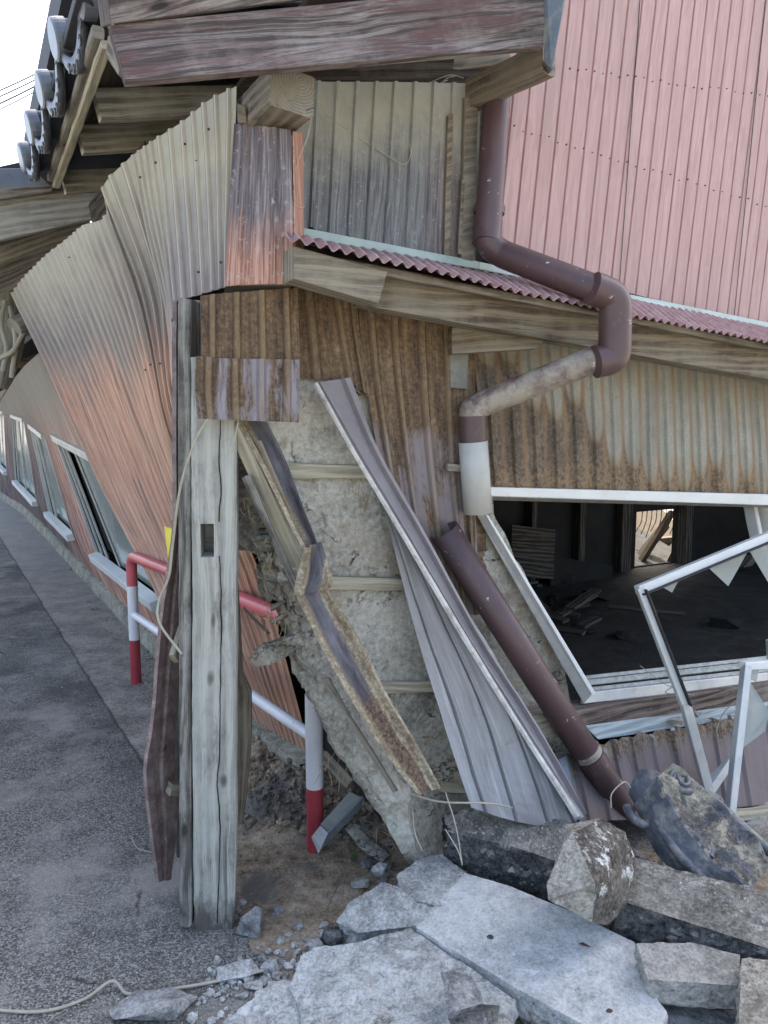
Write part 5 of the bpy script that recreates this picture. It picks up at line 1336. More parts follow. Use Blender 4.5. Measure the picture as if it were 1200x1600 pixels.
for pp in ([(1068, 1104, 2.71), (1076, 1100, 2.71), (1084, 1128, 2.70), (1077, 1126, 2.70)], [(1094, 1176, 2.69), (1106, 1192, 2.70), (1108, 1214, 2.68), (1100, 1210, 2.68)], [(1036, 918, 2.75), (1060, 908, 2.78), (1050, 926, 2.77)], [(1206, 850, 2.98), (1230, 838, 3.0), (1222, 900, 2.99)], [(1112, 1232, 2.68), (1130, 1206, 2.70), (1126, 1196, 2.70), (1108, 1214, 2.68)]):
    shardpoly(pp, 'glass_shard', s1)
M_gask = painted('black rubber gasket', c(40, 40, 42), c(60, 60, 60), 9, .4, .7)
for a_, b_ in (((1262, 822, 3.03), (1004, 929, 2.70)), ((1008, 921, 2.70), (1078, 1102, 2.68))):
    bm_ = MB(); beam(P(*a_), P(*b_), .005, .030, facing, mb=bm_, bev=.001); bm_.build('gasket', M_gask, s1)
s2 = sash('broken_window_sash', 'narrow upright aluminium sash with a torn frosted pane at the right edge of the photo', P(1134, 1336, 2.5))
bars([P(1166, 1040, 2.62), P(1133, 1336, 2.42)], .026, .034, 'stile', M_alu, s2, facing)
bars([P(1160, 1040, 2.62), P(1300, 1032, 2.75)], .028, .030, 'top_rail', M_aluwhite, s2, facing)
shardpoly([(1172, 1048, 2.63), (1186, 1046, 2.65), (1182, 1066, 2.64), (1174, 1062, 2.63)], 'glass_shard', s2)
shardpoly([(1170, 1062, 2.63), (1202, 1112, 2.66), (1196, 1142, 2.65), (1156, 1172, 2.56)], 'glass_shard', s2)
bars([P(1205, 1000, 2.9), P(1212, 1110, 2.9)], .03, .03, 'stile', M_alu, s2, facing)

# ================================================================ GUARD RAIL
rail = thing('guard_rail', 'red and white steel pipe guard rail standing beside the wall', 'guard rail', G(493, 1330))
gA, gB = gp(493, 1332), G(213, 1066)
rt = .030; hA = .80
def toppt(g, px, py):
    return P(px, py, g.y)
tA_, tB_ = Vector((gA.x, gA.y, 0)), Vector((gB.x, gB.y, 0))
TB = P(214, 868, gB.y); zt = TB.z
mb = MB(); tube(corner_path([Vector((gB.x, gB.y, P(213, 915, gB.y).z)), Vector((gB.x, gB.y, zt+.0)), P(436, 960, gA.y+.25)], .10, 8), rt, 20, mb); mb.build('top_rail', M_redtop, rail)
mb = MB(); q = P(436, 960, gA.y+.25); dd = (q-Vector((gB.x, gB.y, zt))).normalized(); e = Vector((gA.x, gA.y, q.z-.05))
tube(corner_path([q-dd*.01, q+dd*((gA-Vector((q.x, q.y, gA.z))).length), Vector((gA.x, gA.y, q.z-.25))], .1, 8), rt, 20, mb); mb.build('top_rail', M_redtop, rail)
def seg(g, px, ya, yb, mat, nm):
    a, b = P(px, ya, g.y), P(px, yb, g.y); a = Vector((g.x, g.y, a.z)); b = Vector((g.x, g.y, b.z)); mb = MB(); tube([a, b], rt, 22, mb, True, True); mb.build(nm, mat, rail)
seg(gB, 213, 915, 999, M_white, 'post_band'); seg(gB, 213, 999, 1075, M_red, 'post_band')
seg(gA, 493, 1085, 1229, M_white, 'post_band'); seg(gA, 493, 1229, 1345, M_red, 'post_band')
mb = MB(); la = Vector((gB.x, gB.y, P(213, 960, gB.y).z)); lb = Vector((gA.x, gA.y, P(493, 1153, gA.y).z)); tube([la, lb], .021, 16, mb); mb.build('lower_rail', M_white, rail)
sg = thing('warning_plate', 'yellow plate with red print tied to the red rail behind the post', 'plate', P(268, 880, 3.2))
board([P(256, 822, 3.45), P(284, 832, 3.35), P(286, 888, 3.35), P(264, 886, 3.45)], .004, 'plate', M_yel, sg)
board([P(268, 850, 3.39), P(277, 852, 3.36), P(276, 882, 3.36), P(269, 880, 3.39)], .002, 'print', M_orange, sg)

# ================================================================ LEANING METAL AND LATHS
ls = thing('leaning_steel_sheet', 'big lilac grey ribbed steel sheet leaning against the clay wall with a white bent edge', 'metal sheet', W(820, 1280, .35))
# wide fan sheet
fan = [[W(597, 782, .10), W(640, 950, .14), W(690, 1120, .20), W(737, 1262, .30)],
       [W(606, 784, .10), W(680, 950, .15), W(752, 1120, .22), W(800, 1282, .33)],
       [W(616, 790, .11), W(716, 960, .17), W(808, 1130, .26), W(868, 1292, .36)],
       [W(628, 800, .12), W(752, 990, .19), W(850, 1160, .28), W(912, 1276, .37)]]
o = sheet(fan, 'ribbed_face', M_lav, ls, 4, .007, nv=30, warp=.010, prof=[(0, 0), (.40, 0), (.46, -1), (.50, 1), (.56, 1), (.62, 0)])
PRC = [(0, .000), (.10, .012), (.16, .012), (.22, -.006), (.75, -.006), (.82, .010), (1, .006)]
strip_mesh([(492, 598, *[0]*4)] if False else [(492, 598, W(492, 598, .12).y, 546, 590, W(542, 590, .12).y), (560, 715, W(560, 715, .14).y, 588, 700, W(588, 700, .13).y), (640, 850, W(640, 850, .17).y, 664, 836, W(664, 836, .16).y), (735, 1010, W(735, 1010, .22).y, 752, 998, W(752, 998, .21).y), (820, 1145, W(820, 1145, .29).y, 838, 1134, W(838, 1134, .27).y), (900, 1276, W(900, 1276, .40).y, 914, 1272, W(914, 1272, .36).y)], 0, 'bent_channel', M_lavdark, ls, PRC)
strip_mesh([(490, 600, W(490, 600, .125).y-.01, 496, 597, W(496, 597, .13).y-.01), (556, 718, W(556, 718, .16).y-.01, 562, 716, W(562, 716, .16).y-.01), (636, 853, W(636, 853, .19).y-.01, 643, 850, W(643, 850, .19).y-.01), (730, 1012, W(730, 1012, .24).y-.01, 738, 1009, W(738, 1009, .24).y-.01), (815, 1148, W(815, 1148, .31).y-.01, 822, 1145, W(822, 1145, .31).y-.01), (897, 1278, W(897, 1278, .42).y-.01, 907, 1274, W(907, 1274, .42).y-.01)], 0, 'bent_edge', M_lavedge, ls, [(0, 0), (.4, .004), (1, 0)])
# narrow rusted channel leaning on the clay wall
ch = thing('rusted_channel_strip', 'long bent rusted steel strip leaning from the corner sheet down to the footing', 'metal strip', W(660, 1245, .25))
def wd_(x, y, o): return (x, y, W(x, y, o).y)
strip_mesh([(*wd_(368, 660, .10), *wd_(412, 650, .10)), (*wd_(412, 740, .12), *wd_(446, 720, .12)), (*wd_(456, 828, .15), *wd_(476, 800, .15)), (*wd_(500, 905, .17), *wd_(516, 900, .17))], 0, 'upper_length', M_stripA, ch, [(0, .008), (.18, .008), (.30, -.008), (.8, -.008), (.9, .010), (1, .004)])
strip_mesh([(*wd_(476, 856, .19), *wd_(500, 846, .17)), (*wd_(464, 900, .20), *wd_(518, 905, .19)), (*wd_(458, 930, .205), *wd_(510, 922, .185))], 0, 'crumpled_fold', M_stripA, ch, [(0, 0), (.2, .014), (.4, -.006), (.6, .01), (.8, -.004), (1, .006)])
strip_mesh([(*wd_(460, 930, .20), *wd_(508, 916, .18)), (*wd_(504, 1020, .24), *wd_(556, 990, .21)), (*wd_(556, 1110, .27), *wd_(602, 1080, .24)), (*wd_(608, 1190, .29), *wd_(652, 1165, .26)), (*wd_(650, 1242, .31), *wd_(688, 1232, .28))], 0, 'lower_length', M_stripB, ch, [(0, .008), (.12, .012), (.22, -.006), (.8, -.006), (.9, .008), (1, .002)])
lt_ = MB(); beam(W(368, 668, .085), W(468, 884, .11), .016, .046, Vector((1, -.4, 0)), mb=lt_, bev=.002); tag(lt_.build('loose_lath', MW_lath), 'pale square lath leaning against the clay wall beside the post', 'lath')
lt_ = MB(); beam(W(386, 740, .05), W(440, 845, .07), .010, .016, Vector((1, -.4, 0)), mb=lt_, bev=.002); tag(lt_.build('loose_lath', MW_brown), 'thin brown lath stuck behind the pale square lath', 'lath')
# fallen corrugated sheet under the window
fcs = [[W(884, 1178, .16), W(905, 1285, .30)], [W(1000, 1146, .16), W(1030, 1278, .30)], [W(1130, 1126, .15), W(1150, 1262, .30)], [W(1300, 1080, .15), W(1330, 1240, .30)]]
o = sheet(fcs, 'fallen_corrugated_sheet', MR_fallen, None, 12, .011, nv=8, curve=False, smooth_u=False, pitch=.09, warp=.006, rag=lambda u, v: .008*math.sin(u*90) if v < .01 else 0)
tag(o, 'purple brown corrugated steel sheet fallen below the window', 'metal sheet')
pl = thing('edge_trim', 'blue grey steel trim standing at the left end of the fallen corrugated sheet', 'metal trim', W(890, 1270, .3))
board([W(872, 1186, .20), W(884, 1180, .20), W(904, 1268, .30), W(892, 1272, .30)], .006, 'trim_face', M_flashgrey, pl)
board([W(884, 1180, .20), W(890, 1180, .17), W(910, 1268, .28), W(904, 1268, .30)], .004, 'trim_fold', M_stripgrey, pl)
for (x0, y0, x1, y1, o_, w_, h_, mt, nm, lb, ct) in [
    (1095, 1280, 1260, 1262, .34, .05, .028, MW_lath, 'loose_plank', 'pale loose plank under the lower edge of the fallen corrugated sheet', 'plank'),
    (1020, 1236, 1200, 1222, .10, .03, .04, MW_dark, 'loose_plank', 'dark plank hidden behind the fallen corrugated sheet', 'plank')]:
    bm_ = MB(); beam(W(x0, y0, o_), W(x1, y1, o_), w_, h_, mb=bm_); tag(bm_.build(nm, mt), lb, ct)
pg = MB(); tube([W(1080, 1322, .30), W(1190, 1290, .38)], .032, 18, pg); tag(pg.build('grey_pipe', M_pvcgrey), 'short grey plastic pipe behind the roof ornament', 'pipe')
o = board([W(1140, 1324, .40), W(1260, 1350, .45), W(1260, 1420, .52), W(1165, 1390, .50)], .02, 'broken_tile', M_tile, None); tag(o, 'broken dark roof tile at the right edge behind the ornament', 'roof tile')
bm_ = MB(); beam(W(1125, 1296, .32), W(1240, 1320, .40), .10, .012, mb=bm_); tag(bm_.build('loose_board', MW_lath), 'thin pale board lying on the grey plastic pipe', 'board')
# small folded metal piece by the rail post
fm_ = thing('folded_metal_scrap', 'small folded grey metal scrap with a rust spot leaning on the red post foot', 'metal scrap', gp(500, 1325))
board([P(500, 1288, 2.42), P(546, 1236, 2.46), P(566, 1246, 2.44), P(514, 1306, 2.38)], .008, 'scrap_face', M_stripgrey, fm_)
board([P(486, 1308, 2.37), P(500, 1290, 2.37), P(512, 1302, 2.35), P(497, 1334, 2.33)], .004, 'scrap_end', M_lav, fm_)
board([P(497, 1334, 2.335), P(512, 1302, 2.35), P(568, 1246, 2.43), P(566, 1262, 2.43)], .006, 'scrap_underside', M_flashgrey, fm_)
bm_ = MB(); beam(P(505, 1180, 2.75), P(548, 1225, 2.6), .04, .012, Vector((0, -1, .4)), mb=bm_); tag(bm_.build('curled_board', MW_brown), 'curled brown board behind the white band of the near rail post', 'board')

# ================================================================ RUBBLE
zs = .10
def T(x, y, z=zs): return G(x, y, z)
# foundation beam, two broken lengths
slab([T(690, 1272, .24), T(760, 1256, .26), T(912, 1290, .24), T(990, 1330, .22), T(900, 1356, .19), T(800, 1322, .20), T(700, 1300, .20)], -.02, 'foundation_beam', M_found, 'left length of the dark concrete foundation beam lying behind the pale slabs', 'concrete beam', seed=1, amp=.008)
slab([T(960, 1330, .24), T(1180, 1392, .22), T(1330, 1440, .22), T(1330, 1530, .20), T(1190, 1478, .20), T(960, 1404, .21)], -.03, 'foundation_beam', M_found, 'right length of the dark concrete foundation beam under the roof ornament', 'concrete beam', seed=2, amp=.008)
for o in [x for x in bpy.data.objects if x.name.startswith('foundation_beam')]: bynormal(o, [M_found, M_foundtop], lambda n, p: 1 if n.z+.3*nz(p, 18) > .55 else 0)
# big pale slabs
slab([T(726, 1364, .13), T(800, 1386, .14), T(905, 1430, .14), T(992, 1472, .13), T(1004, 1528, .12), T(1042, 1582, .11), T(1020, 1640, .10), T(950, 1622, .10), T(800, 1540, .10), T(648, 1448, .10)], None or -.01, 'concrete_slab', M_slab, 'large smooth pale concrete slab in the middle of the rubble', 'concrete slab', down=(0, .0, -.07), amp=.0025, amp2=.0012, seed=3)
slab([T(540, 1412, .11), T(596, 1378, .12), T(622, 1388, .125), T(652, 1410, .125), T(694, 1420, .11), T(650, 1446, .10), T(556, 1458, .08), T(526, 1440, .07)], -.01, 'concrete_block', M_slabrough, 'rough rounded concrete lump at the head of the rubble', 'concrete block', seed=4, amp=.012, sc=9)
slab([T(622, 1366, .12), T(654, 1342, .12), T(690, 1334, .12), T(728, 1364, .12), T(694, 1418, .11), T(652, 1408, .12), T(624, 1388, .12)], -.01, 'concrete_block', M_slabrough, 'pale cracked concrete piece touching the top corner of the large slab', 'concrete block', seed=5, amp=.005, sc=9)
slab([T(470, 1494, .06), T(490, 1480, .07), T(560, 1470, .08), T(640, 1450, .09), T(700, 1492, .09), T(806, 1562, .09), T(795, 1700, .08), T(520, 1700, .05), T(452, 1540, .04)], -.01, 'concrete_slab', M_slabrough, 'wide rough concrete slab along the bottom edge of the photo', 'concrete slab', seed=6, amp=.008, amp2=.003)
slab([T(444, 1530, .03), T(470, 1540, .04), T(520, 1610, .04), T(505, 1700, .03), T(300, 1700, .01), T(350, 1590, .015)], -.01, 'concrete_slab', M_slabrough, 'low crumbling concrete lip at the lower left of the rubble', 'concrete slab', seed=7, amp=.012, amp2=.005, maxlen=.025)
slab([T(812, 1556, .06), T(838, 1566, .06), T(905, 1640, .06), T(880, 1660, .06)], -.02, 'concrete_block', M_block, 'slim concrete splinter in the gap below the large slab', 'concrete block', seed=8, amp=.004, maxlen=.02)
slab([T(994, 1474, .18), T(1080, 1472, .18), T(1156, 1492, .18), T(1158, 1536, .17), T(1150, 1540, .165), T(1012, 1530, .16)], .10, 'concrete_block', M_block, 'oblong light concrete block at the right of the large slab', 'concrete block', seed=9, amp=.003, maxlen=.02)
slab([T(1158, 1496, .20), T(1260, 1500, .20), T(1260, 1620, .19), T(1154, 1610, .18)], .03, 'concrete_block', M_stone, 'brown lichen covered stone cut off by the right edge of the photo', 'stone', seed=10, amp=.005, maxlen=.02)
slab([T(1030, 1568, .05), T(1160, 1580, .05), T(1260, 1620, .05), T(1260, 1760, .05), T(1000, 1700, .05)], -.02, 'concrete_slab', M_slabrough, 'low concrete piece under the oblong block at the bottom right', 'concrete slab', seed=11, amp=.005)
o = hull([P(884, 1288, 1.98), P(940, 1278, 1.98), P(978, 1300, 1.98), P(998, 1352, 1.96), P(978, 1420, 1.90), P(948, 1448, 1.84), P(925, 1440, 1.80), P(858, 1404, 1.80), P(856, 1380, 1.82), P(880, 1320, 1.88), P(895, 1300, 1.90), P(930, 1382, 1.78), P(936, 1304, 2.12), P(978, 1340, 2.08), P(880, 1380, 2.0)], 'boulder', M_stone)
rockify(o, amp=.006, sc=12, amp2=.003, sc2=50, seed=3, maxlen=.014); bynormal(o, [M_stone, M_stonedark], lambda n, p: 1 if n.x+.15*n.z+.2*nz(p, 25) > .22 else 0); tag(o, 'big angular brown and white stone resting on the large slab', 'stone')
def rock(px, py, r, name, mat, lab, seed, flat=.7, lift=.3, elong=1.3, rot=0, z=None, n=12, amp=.006):
    q = gp(px, py); 
    if z is not None: q = G(px, py, z)
    return boulder(q+Vector((0, 0, r*flat*lift)), (r*elong, r, r*flat), name, mat, lab, 'stone', seed, n, amp, rot=rot)
rock(402, 1455, .060, 'rock', M_rock, 'jagged grey rock on the soil right of the post foot', 21, .8, .5, 1.5, .5)
rock(432, 1428, .022, 'rock', M_rock, 'small pale rock leaning on the jagged grey rock', 22)
rock(466, 1454, .017, 'rock', M_rock, 'round grey pebble right of the jagged grey rock', 23, .8, .5, 1)
rock(240, 1580, .070, 'rock', M_rock, 'flat grey rock at the bottom edge beside the cable', 24, .5, .5, 1.6, .35)
rock(372, 1520, .042, 'rock', M_slabrough, 'long pale rock lying across the cable end', 25, .6, .5, 1.7, .35)
rock(425, 1512, .035, 'rock', M_rock, 'smooth bluish rock between the pale rock and the slabs', 26, .7, .5, 1.1)
rock(345, 1530, .016, 'rock', M_slabrough, 'small white rock left of the long pale rock', 27)
rock(416, 1532, .018, 'rock', M_slabrough, 'small white rock under the smooth bluish rock', 28)
rock(522, 1478, .040, 'rock', M_found, 'dark round rock wedged in front of the rough concrete lump', 29, .8, .8, 1.1)
rock(496, 1488, .028, 'rock', M_rock, 'grey rock left of the dark wedged rock', 30, .8, .8)
rock(590, 1372, .030, 'rock', M_rock, 'grey rock sitting on top of the rough concrete lump', 31, .8, 1.2, z=.06)
rock(562, 1392, .026, 'rock', M_block, 'tan stone at the soil edge behind the rough concrete lump', 32, .8, .8)
rock(560, 1312, .028, 'rock', M_mud, 'tan clay clod near the weed', 33, .6, .4) if False else None
rock(380, 1410, .014, 'rock', M_rock, 'small dark pebble just right of the post foot', 34)
rock(448, 1296, .026, 'rock', M_soil, 'brown clay clod in front of the clay crumbs', 35, .6, .5)
rock(480, 1290, .018, 'rock', M_soil, 'brown clay clod touching the near rail post', 36, .6, .5)
rock(222, 1020, .020, 'rock', M_kerb, 'pale stone by the far rail post foot', 37, .5, .5, 1.5) if False else None
rock(232, 1028, .020, 'rock', M_kerb, 'pale flat stone just right of the far rail post foot', 37, .5, .6, 1.5)
rock(640, 1345, .030, 'rock', M_mud, 'clay lump below the torn clay strip', 38, .8, .8)
rock(700, 1570, .075, 'rock', M_rock, 'dusty grey stone on the wide rough slab at the bottom edge', 39, .6, .5, 1.2, z=.12)
rock(740, 1600, .060, 'rock', M_found, 'dark stone at the bottom edge of the photo on the wide rough slab', 43, .6, .6, 1.2, z=.12)
rock(766, 1466, .0085, 'rock', M_found, 'tiny dark pebble on the large smooth slab', 40, .6, .6, 1.2, z=.14, n=20, amp=.001)
rock(915, 1476, .010, 'rock', M_nail, 'brown bark flake on the large smooth slab', 41, .3, .3, 1.8, -.3, z=.135, amp=.002)
rock(952, 1580, .007, 'rock', M_nail, 'tiny brown crumb near the front edge of the large smooth slab', 42, .5, .5, z=.12, amp=.002)

# ---- ridge-end roof ornament (onigawara), fallen on its back
orn = thing('roof_ornament', 'fallen glazed ridge-end roof tile with curled volutes, caked in dry clay', 'roof ornament', P(1080, 1390, 2.3))
oc = P(1072, 1316, 2.22)
ax1 = (P(1165, 1392, 2.14)-P(1010, 1240, 2.36)).normalized()          # length
nrm_ = Vector((.45, -.75, .62)); nrm_ = (nrm_-ax1*nrm_.dot(ax1)).normalized(); ax2 = nrm_.cross(ax1).normalized()
if ax2.z < 0: ax2 = -ax2
ln_ = (P(1165, 1392, 2.14)-P(1010, 1240, 2.36)).length; o0 = P(1010, 1240, 2.36)
def OP(u, v, h): return o0+ax1*(u*ln_)+ax2*v+nrm_*h
vs = []; fs = []; NU_, NV_ = 60, 36
for i in range(NU_+1):
    u = i/NU_; half = .075+.075*math.sin(min(1, u/.55)*math.pi*.5)-.05*max(0, u-.75)/.25
    for j in range(NV_+1):
        a = math.pi*j/NV_; v = -math.cos(a)*half; hh = math.sin(a)**.6*(.125-.045*u)
        ridge = .022*math.exp(-((abs(v)/half-.62)/.12)**2); hh += ridge+.010*math.sin(u*16)*math.exp(-(v/half*1.8)**2)
        p = OP(u, v, hh); p += nrm_*(.016*mn.fractal(p*20, 1, 2, 4)*(1.2 if abs(v)/half < .6 else .6)); vs.append(p)
m_ = NV_+1
for i in range(NU_):
    for j in range(NV_): fs.append([i*m_+j, i*m_+j+1, (i+1)*m_+j+1, (i+1)*m_+j])
fs.append([j for j in range(m_)]); fs.append([NU_*m_+j for j in range(m_)][::-1]); fs.append([i*m_ for i in range(NU_+1)]+[i*m_+NV_ for i in range(NU_, -1, -1)])
def ornm():
    m = M('glazed tile caked in clay', .4, 0, .5); v = m.ps
    gl = m.ramp(m.noise(v, 8, 6), (.38, c(58, 60, 66)), (.62, c(112, 114, 118)))
    cl = m.ramp(m.noise(v, 30, 7, .75), (.3, c(104, 96, 80)), (.7, c(186, 178, 158)))
    mk = m.lt(m.noise(v, 9, 7, .7), .50, .04); m.col(m.mix(mk, gl, cl)); m.rough(m.ramp(mk, (0, .5), (1, .95)))
    m.bump(m.ma('ADD', m.noise(v, 60, 5), m.ma('MULTIPLY', mk, .8)), .012, .9); return m.m
M_orn = ornm()
M_ornglz = painted('dusty blue grey glaze', c(66, 70, 80), c(100, 106, 116), 9, .4, .5, c(160, 154, 138), .44, None, .5, 0, .004)
mi_ = []
for i in range(NU_):
    for j in range(NV_):
        a = abs(math.cos(math.pi*(j+.5)/NV_)); mi_.append(1 if a+.16*mn.noise(Vector((i*.22, j*.3, 1))) > .60 else 0)
mi_ += [1, 1, 1]
MB().add(vs, fs, None, mi_, False).build('tile_body', [M_orn, M_ornglz], orn)
sc_ = MB()
def scroll(u, v, r, h=.11, sgn=1, r0=.010):
    pts = [OP(u, v, h)+ax1*(math.cos(t)*r*(1-t/14))+ax2*(sgn*math.sin(t)*r*(1-t/14))+nrm_*(.010*t/6) for t in [k*.45 for k in range(26)]]
    tube(pts, [r0*(1-k/40) for k in range(26)], 10, sc_)
scroll(.13, .035, .040, .115, -1, .011); scroll(.42, .10, .030, .085, -1); scroll(.60, -.075, .024, .080); scroll(.74, .075, .022, .070, -1)
for sg_ in (-1, 1):
    pts = [OP(u, sg_*(.05+.085*math.sin(min(1, u/.6)*1.57)), .055) for u in [k/16 for k in range(17)]]; tube(pts, .016, 10, sc_)
sc_.build('scrollwork', M_ornglz, orn)
kn_ = MB(); tube([OP(-.10, -.01, .02), OP(-.03, -.01, .03), OP(.05, -.01, .04)], [.052, .066, .060], 20, kn_); tube([OP(.10, -.0, .09), OP(.10, -.0, .115), OP(.10, 0, .12)], [.036, .034, .020], 18, kn_); kn_.build('round_boss', M_ornglz, orn)
hk = MB(); tube(catmull([OP(-.02, -.10, .0), OP(.06, -.13, .02), OP(.16, -.12, .02), OP(.2, -.09, .02)], 5), .014, 10, hk); hk.build('hook', M_ornglz, orn)
bk_ = MB(); o = board([P(1150, 1365, 2.22), P(1190, 1398, 2.16), P(1196, 1425, 2.10), P(1150, 1410, 2.14)], .012, 'tile_rim', M_tileend, orn)

# ================================================================ WIRES, WEED, LINES
def wire(pts, r, label, mat=M_wire, name='cable', n=10, cat='cable'):
    mb = MB(); tube(catmull(pts, n), r, 6, mb); o = mb.build(name, mat); tag(o, label, cat); return o
wire([G(-40, 1575, .004), G(60, 1581, .004), G(130, 1562, .004), G(175, 1533, .02), G(200, 1553, .006), G(250, 1548, .006), G(330, 1535, .006), G(430, 1512, .012)], .0042, 'dusty cable curling over the asphalt at the bottom left')
wire([P(325, 655, 1.98), P(305, 690, 1.99), P(282, 760, 2.0), P(270, 850, 2.02), P(264, 900, 2.05), P(248, 940, 2.06), P(250, 975, 2.03), P(284, 1022, 2.0)], .0036, 'pale cable hanging down the left side of the post')
wire([P(373, 655, 2.02), P(368, 680, 2.02), P(362, 705, 2.02)], .0022, 'short cable end below the corner sheet', cat='cable')
wire([P(508, 178, 2.3), P(560, 215, 2.35), P(600, 240, 2.38), P(630, 257, 2.40), P(642, 240, 2.42), P(640, 200, 2.45), P(690, 130, 2.5), P(712, 118, 2.52)], .0016, 'long thin wire looping over the grey upper gable wall')
wire([P(486, 185, 2.05), P(480, 215, 2.05), P(466, 250, 2.05), P(458, 290, 2.04), P(460, 318, 2.04), P(470, 325, 2.04), P(476, 322, 2.04)], .0018, 'thin wire dangling beside the corner trim')
wire([P(470, 190, 2.3), P(500, 205, 2.35), P(560, 190, 2.4), P(600, 165, 2.45), P(700, 125, 2.5)], .0014, 'fine wire running up to the purlin under the eaves')
wire([P(590, 195, 2.45), P(600, 170, 2.45), P(650, 140, 2.47), P(700, 118, 2.5), P(725, 122, 2.5)], .0014, 'fine wire crossing under the bargeboard')
wire([P(640, 1240, 2.2), P(690, 1253, 2.15), P(760, 1255, 2.15), P(800, 1262, 2.2)], .003, 'pale cable lying over the foot of the rusted strip')
wire([P(645, 1268, 2.15), P(648, 1300, 2.12), P(660, 1330, 2.1)], .002, 'thin cable loop hanging at the torn foot of the clay wall')
wire([P(696, 1238, 2.15), P(712, 1290, 2.1), P(722, 1350, 2.0), P(716, 1330, 2.0), P(696, 1296, 2.05)], .0018, 'thin wire loop in front of the dark foundation beam')
wire([P(1000, 1040, 2.85), P(1045, 1072, 2.78), P(1065, 1066, 2.78), P(1040, 1082, 2.78), P(1085, 1086, 2.78)], .0018, 'tangled thin wire on the window sill')
wire([P(1154, 1090, 2.86), P(1130, 1115, 2.86), P(1120, 1140, 2.84), P(1122, 1150, 2.82)], .0022, 'pale cord dangling from the floor beam between the two sashes')
wire([P(955, 1262, 2.1), P(956, 1240, 2.1), P(975, 1222, 2.12), P(985, 1230, 2.14)], .002, 'thin wire bent around the foot of the fallen drainpipe')
wire([P(330, 905, 3.35), P(333, 600, 3.5)], .001, 'x') if False else None
wire([G(205, 1308, .004), G(215, 1325, .008), G(238, 1332, .004)], .0016, 'short straw coloured twig on the asphalt left of the post', name='twig', cat='twig')
wire([G(508, 1425, .03), G(525, 1390, .03), G(532, 1375, .03)], .002, 'thin brown twig on the soil in front of the weed', name='twig', cat='twig', mat=MW_brown)
# weed
wd0 = thing('weed', 'small green weed sprouting from the soil by the near rail post', 'plant', gp(553, 1352))
wq = Vector(wd0.location); stm = MB(); lf = MB(); rr = random.Random(4)
for k in range(7):
    d = Vector((rr.gauss(0, .35), rr.gauss(0, .35), 1)).normalized(); l_ = rr.uniform(.035, .075)
    pts = [wq, wq+d*l_*.5, wq+d*l_+Vector((0, 0, -.004))]; tube(pts, [.0012, .001, .0006], 4, stm)
    for j in range(9):
        t = .2+.8*j/9; p = pts[0].lerp(pts[2], t); a = rr.random()*6.28; dr = Vector((math.cos(a), math.sin(a), rr.uniform(0, .7))).normalized(); s_ = dr.cross(UP).normalized(); z_ = rr.uniform(.007, .014)
        lf.add([p, p+dr*z_*.5+s_*z_*.28, p+dr*z_, p+dr*z_*.5-s_*z_*.28], [[0, 1, 2], [0, 2, 3]])
stm.build('stem', M_leaf, wd0); lf.build('leaves', M_leaf, wd0)
ms = MB(); rr = random.Random(12)
for _ in range(900):
    t = rr.random(); px = lerp(400, 480, t); q = G(px+rr.gauss(0, 4), lerp(1150, 1205, t)+rr.gauss(0, 5), .05); a = rr.random()*6.28; s_ = Vector((math.cos(a), math.sin(a), 0))*.0015
    ms.add([q-s_, q+s_, q+Vector((rr.gauss(0, .002), rr.gauss(0, .002), .008))], [[0, 1, 2]])
tag(ms.build('moss', M_leaf), 'moss tufts along the wall foot behind the post', 'moss', kind='stuff')
# overhead lines far away
for k, (a, b, r_) in enumerate([((-60, 168, 14), (200, 28, 14), .012), ((-60, 178, 14.2), (200, 36, 14.2), .012), ((-60, 190, 14.4), (200, 44, 14.4), .014), ((-60, 200, 14.4), (200, 50, 14.4), .010), ((60, -3, 15), (160, 45, 15), .008), ((75, -8, 15), (180, 44, 15), .008), ((-30, 60, 16), (60, -30, 16), .005)]):
    A_, B_ = P(*a), P(*b); m_ = A_.lerp(B_, .5)+Vector((0, 0, -.1)); mb = MB(); tube(catmull([A_, m_, B_], 6), r_, 5, mb); o = mb.build('overhead_cable', M_wiredark)
    tag(o, ['lowest heavy overhead cable but three in the sky', 'second heavy overhead cable from the top of the bundle', 'third heavy overhead cable of the bundle', 'twisted lowest overhead cable of the bundle', 'thin overhead cable running down towards the first tile disc', 'thin overhead cable right of its twin near the top edge', 'faint thin cable crossing the top left corner of the sky'][k], 'overhead cable', 'overhead cables in the sky')
# scattered broken concrete fragments
rr = random.Random(91)
ORD = 'first second third fourth fifth sixth seventh eighth ninth tenth eleventh twelfth thirteenth fourteenth'.split()
def frag(reg, n, rmin, rmax, mat, lab, grp, seed0, zz=None):
    f = tri_reg(reg)
    for k, (px, py) in enumerate(sorted(f(rr) for _ in range(n))):
        q = gp(px, py)
        if zz: q = G(px, py, zz)
        r = rmin+(rmax-rmin)*rr.random()**2
        o = boulder(q+Vector((0, 0, r*.35)), (r*rr.uniform(1, 1.6), r, r*rr.uniform(.5, .8)), 'concrete_fragment', mat, ORD[k]+' from the left of the '+lab, 'rubble', seed0+k, 11, r*.14, maxlen=max(.006, r/4), rot=rr.random()*3, group=grp)
frag([(330, 1490), (440, 1462), (520, 1440), (520, 1480), (430, 1540), (300, 1600)], 14, .008, .024, M_slabrough, 'small pale fragments before the rough slab', 'pale fragments in front of the broken slabs', 500)
frag([(560, 1340), (640, 1320), (720, 1330), (700, 1350), (600, 1400)], 14, .010, .026, M_rock, 'grey fragments at the torn clay foot', 'grey fragments at the torn clay foot', 560)
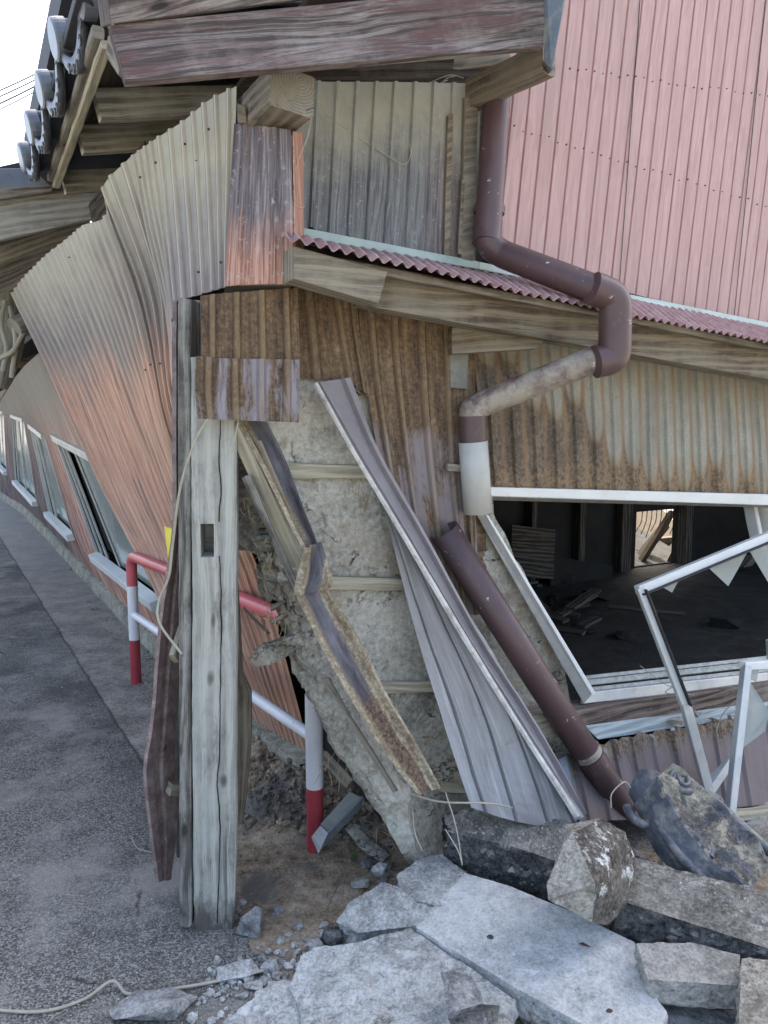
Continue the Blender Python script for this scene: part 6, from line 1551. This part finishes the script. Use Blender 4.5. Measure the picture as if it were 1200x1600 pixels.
frag([(800, 1560), (1000, 1640), (1180, 1640), (1180, 1590), (1010, 1545)], 10, .012, .03, M_slabrough, 'pale fragments below the oblong block', 'pale fragments below the oblong block', 600)
frag([(640, 1260), (700, 1265), (700, 1300), (640, 1320)], 8, .012, .03, M_mud, 'clay fragments at the foundation beam end', 'clay fragments at the foundation beam end', 640, .12)
frag([(1110, 1320), (1200, 1330), (1200, 1420), (1150, 1400)], 8, .015, .035, M_rock, 'dark fragments behind the roof ornament', 'dark fragments behind the roof ornament', 660, .14)
frag([(850, 1140), (960, 1130), (1150, 1100), (1150, 1130), (900, 1190)], 12, .012, .03, M_mud, 'clay fragments above the fallen sheet', 'clay fragments above the fallen sheet', 700, .34)
# clutter inside the room
for k in range(16):
    t_ = rr.uniform(1.2, 3.3); s_ = rr.uniform(1.2, 2.4); a_ = rr.random()*3.1; l_ = rr.uniform(.2, .6)
    p = L(t_, s_, .25+.05*rr.random()); bm_ = MB(); beam(p-Vector((math.cos(a_), math.sin(a_), 0))*l_/2, p+Vector((math.cos(a_), math.sin(a_), rr.uniform(0, .3)))*l_/2, .03+.05*rr.random(), .02, mb=bm_, seg=3); bm_.build('interior_board', MW_in, H)
for (x0, y0, x1, y1, a) in [(990, 900, 1062, 905, .35), (1000, 880, 1050, 800, .6), (1040, 895, 1062, 850, .5), (992, 862, 1062, 872, .8)]:
    bm_ = MB(); beam(W(x0, y0, -S2-a), W(x1, y1, -S2-a), .06, .05, mb=bm_); bm_.build('collapsed_rafter', M_tan, H)
board([L(tA-.6, S2+.2, .0), L(tB+.8, S2+.2, .0), L(tB+.8, S2+1.3, .35), L(tA-.6, S2+1.3, .35)], .05, 'back_room_debris', M_infloor, H)
# grit lying on and between the slabs
def grit(reg, n, z, smin, smax, seed, mat, lab):
    global gp
    keep = gp; gp = lambda x, y: G(x, y, z); o = crumbs('slab_grit', mat, n, tri_reg(reg), smin, smax, seed, lab); gp = keep
grit([(640, 1446), (660, 1440), (960, 1612), (930, 1640)], 260, .082, .0015, .008, 51, M_slabrough, 'pale grit in the joint below the large smooth slab')
grit([(640, 1440), (700, 1415), (735, 1368), (722, 1360), (690, 1400), (640, 1425)], 120, .10, .0015, .007, 52, M_soil, 'brown grit in the joint at the head of the large slab')
grit([(480, 1490), (660, 1470), (780, 1580), (500, 1600)], 200, .098, .0008, .003, 53, M_slabrough, 'fine grit dusted over the wide rough slab')
grit([(700, 1278), (900, 1300), (880, 1345), (720, 1300)], 200, .235, .001, .006, 54, M_slabrough, 'pale grit on top of the left foundation length')
grit([(1000, 1350), (1200, 1412), (1200, 1450), (1000, 1390)], 200, .228, .001, .006, 55, M_slabrough, 'pale grit on top of the right foundation length')
# more splintered boards leaning with the rusted strip
for (a, b, w_, h_, mt, lb) in [
    ((384, 744, .10), (470, 932, .13), .010, .026, MW_plank, 'grey splintered board between the post and the rusted strip, below the pale lath'),
    ((508, 1060, .20), (618, 1236, .26), .012, .020, MW_dark, 'dark splintered board between the clay strip and the lower rusted strip'),
    ((404, 690, .12), (452, 800, .14), .008, .020, MW_brown, 'short brown splinter tucked along the upper rusted strip')]:
    bm_ = MB(); beam(W(*a), W(*b), w_, h_, Vector((1, -.4, .2)), mb=bm_, bev=.002, wob=.004, taper=.6); tag(bm_.build('splintered_board', mt), lb, 'board')
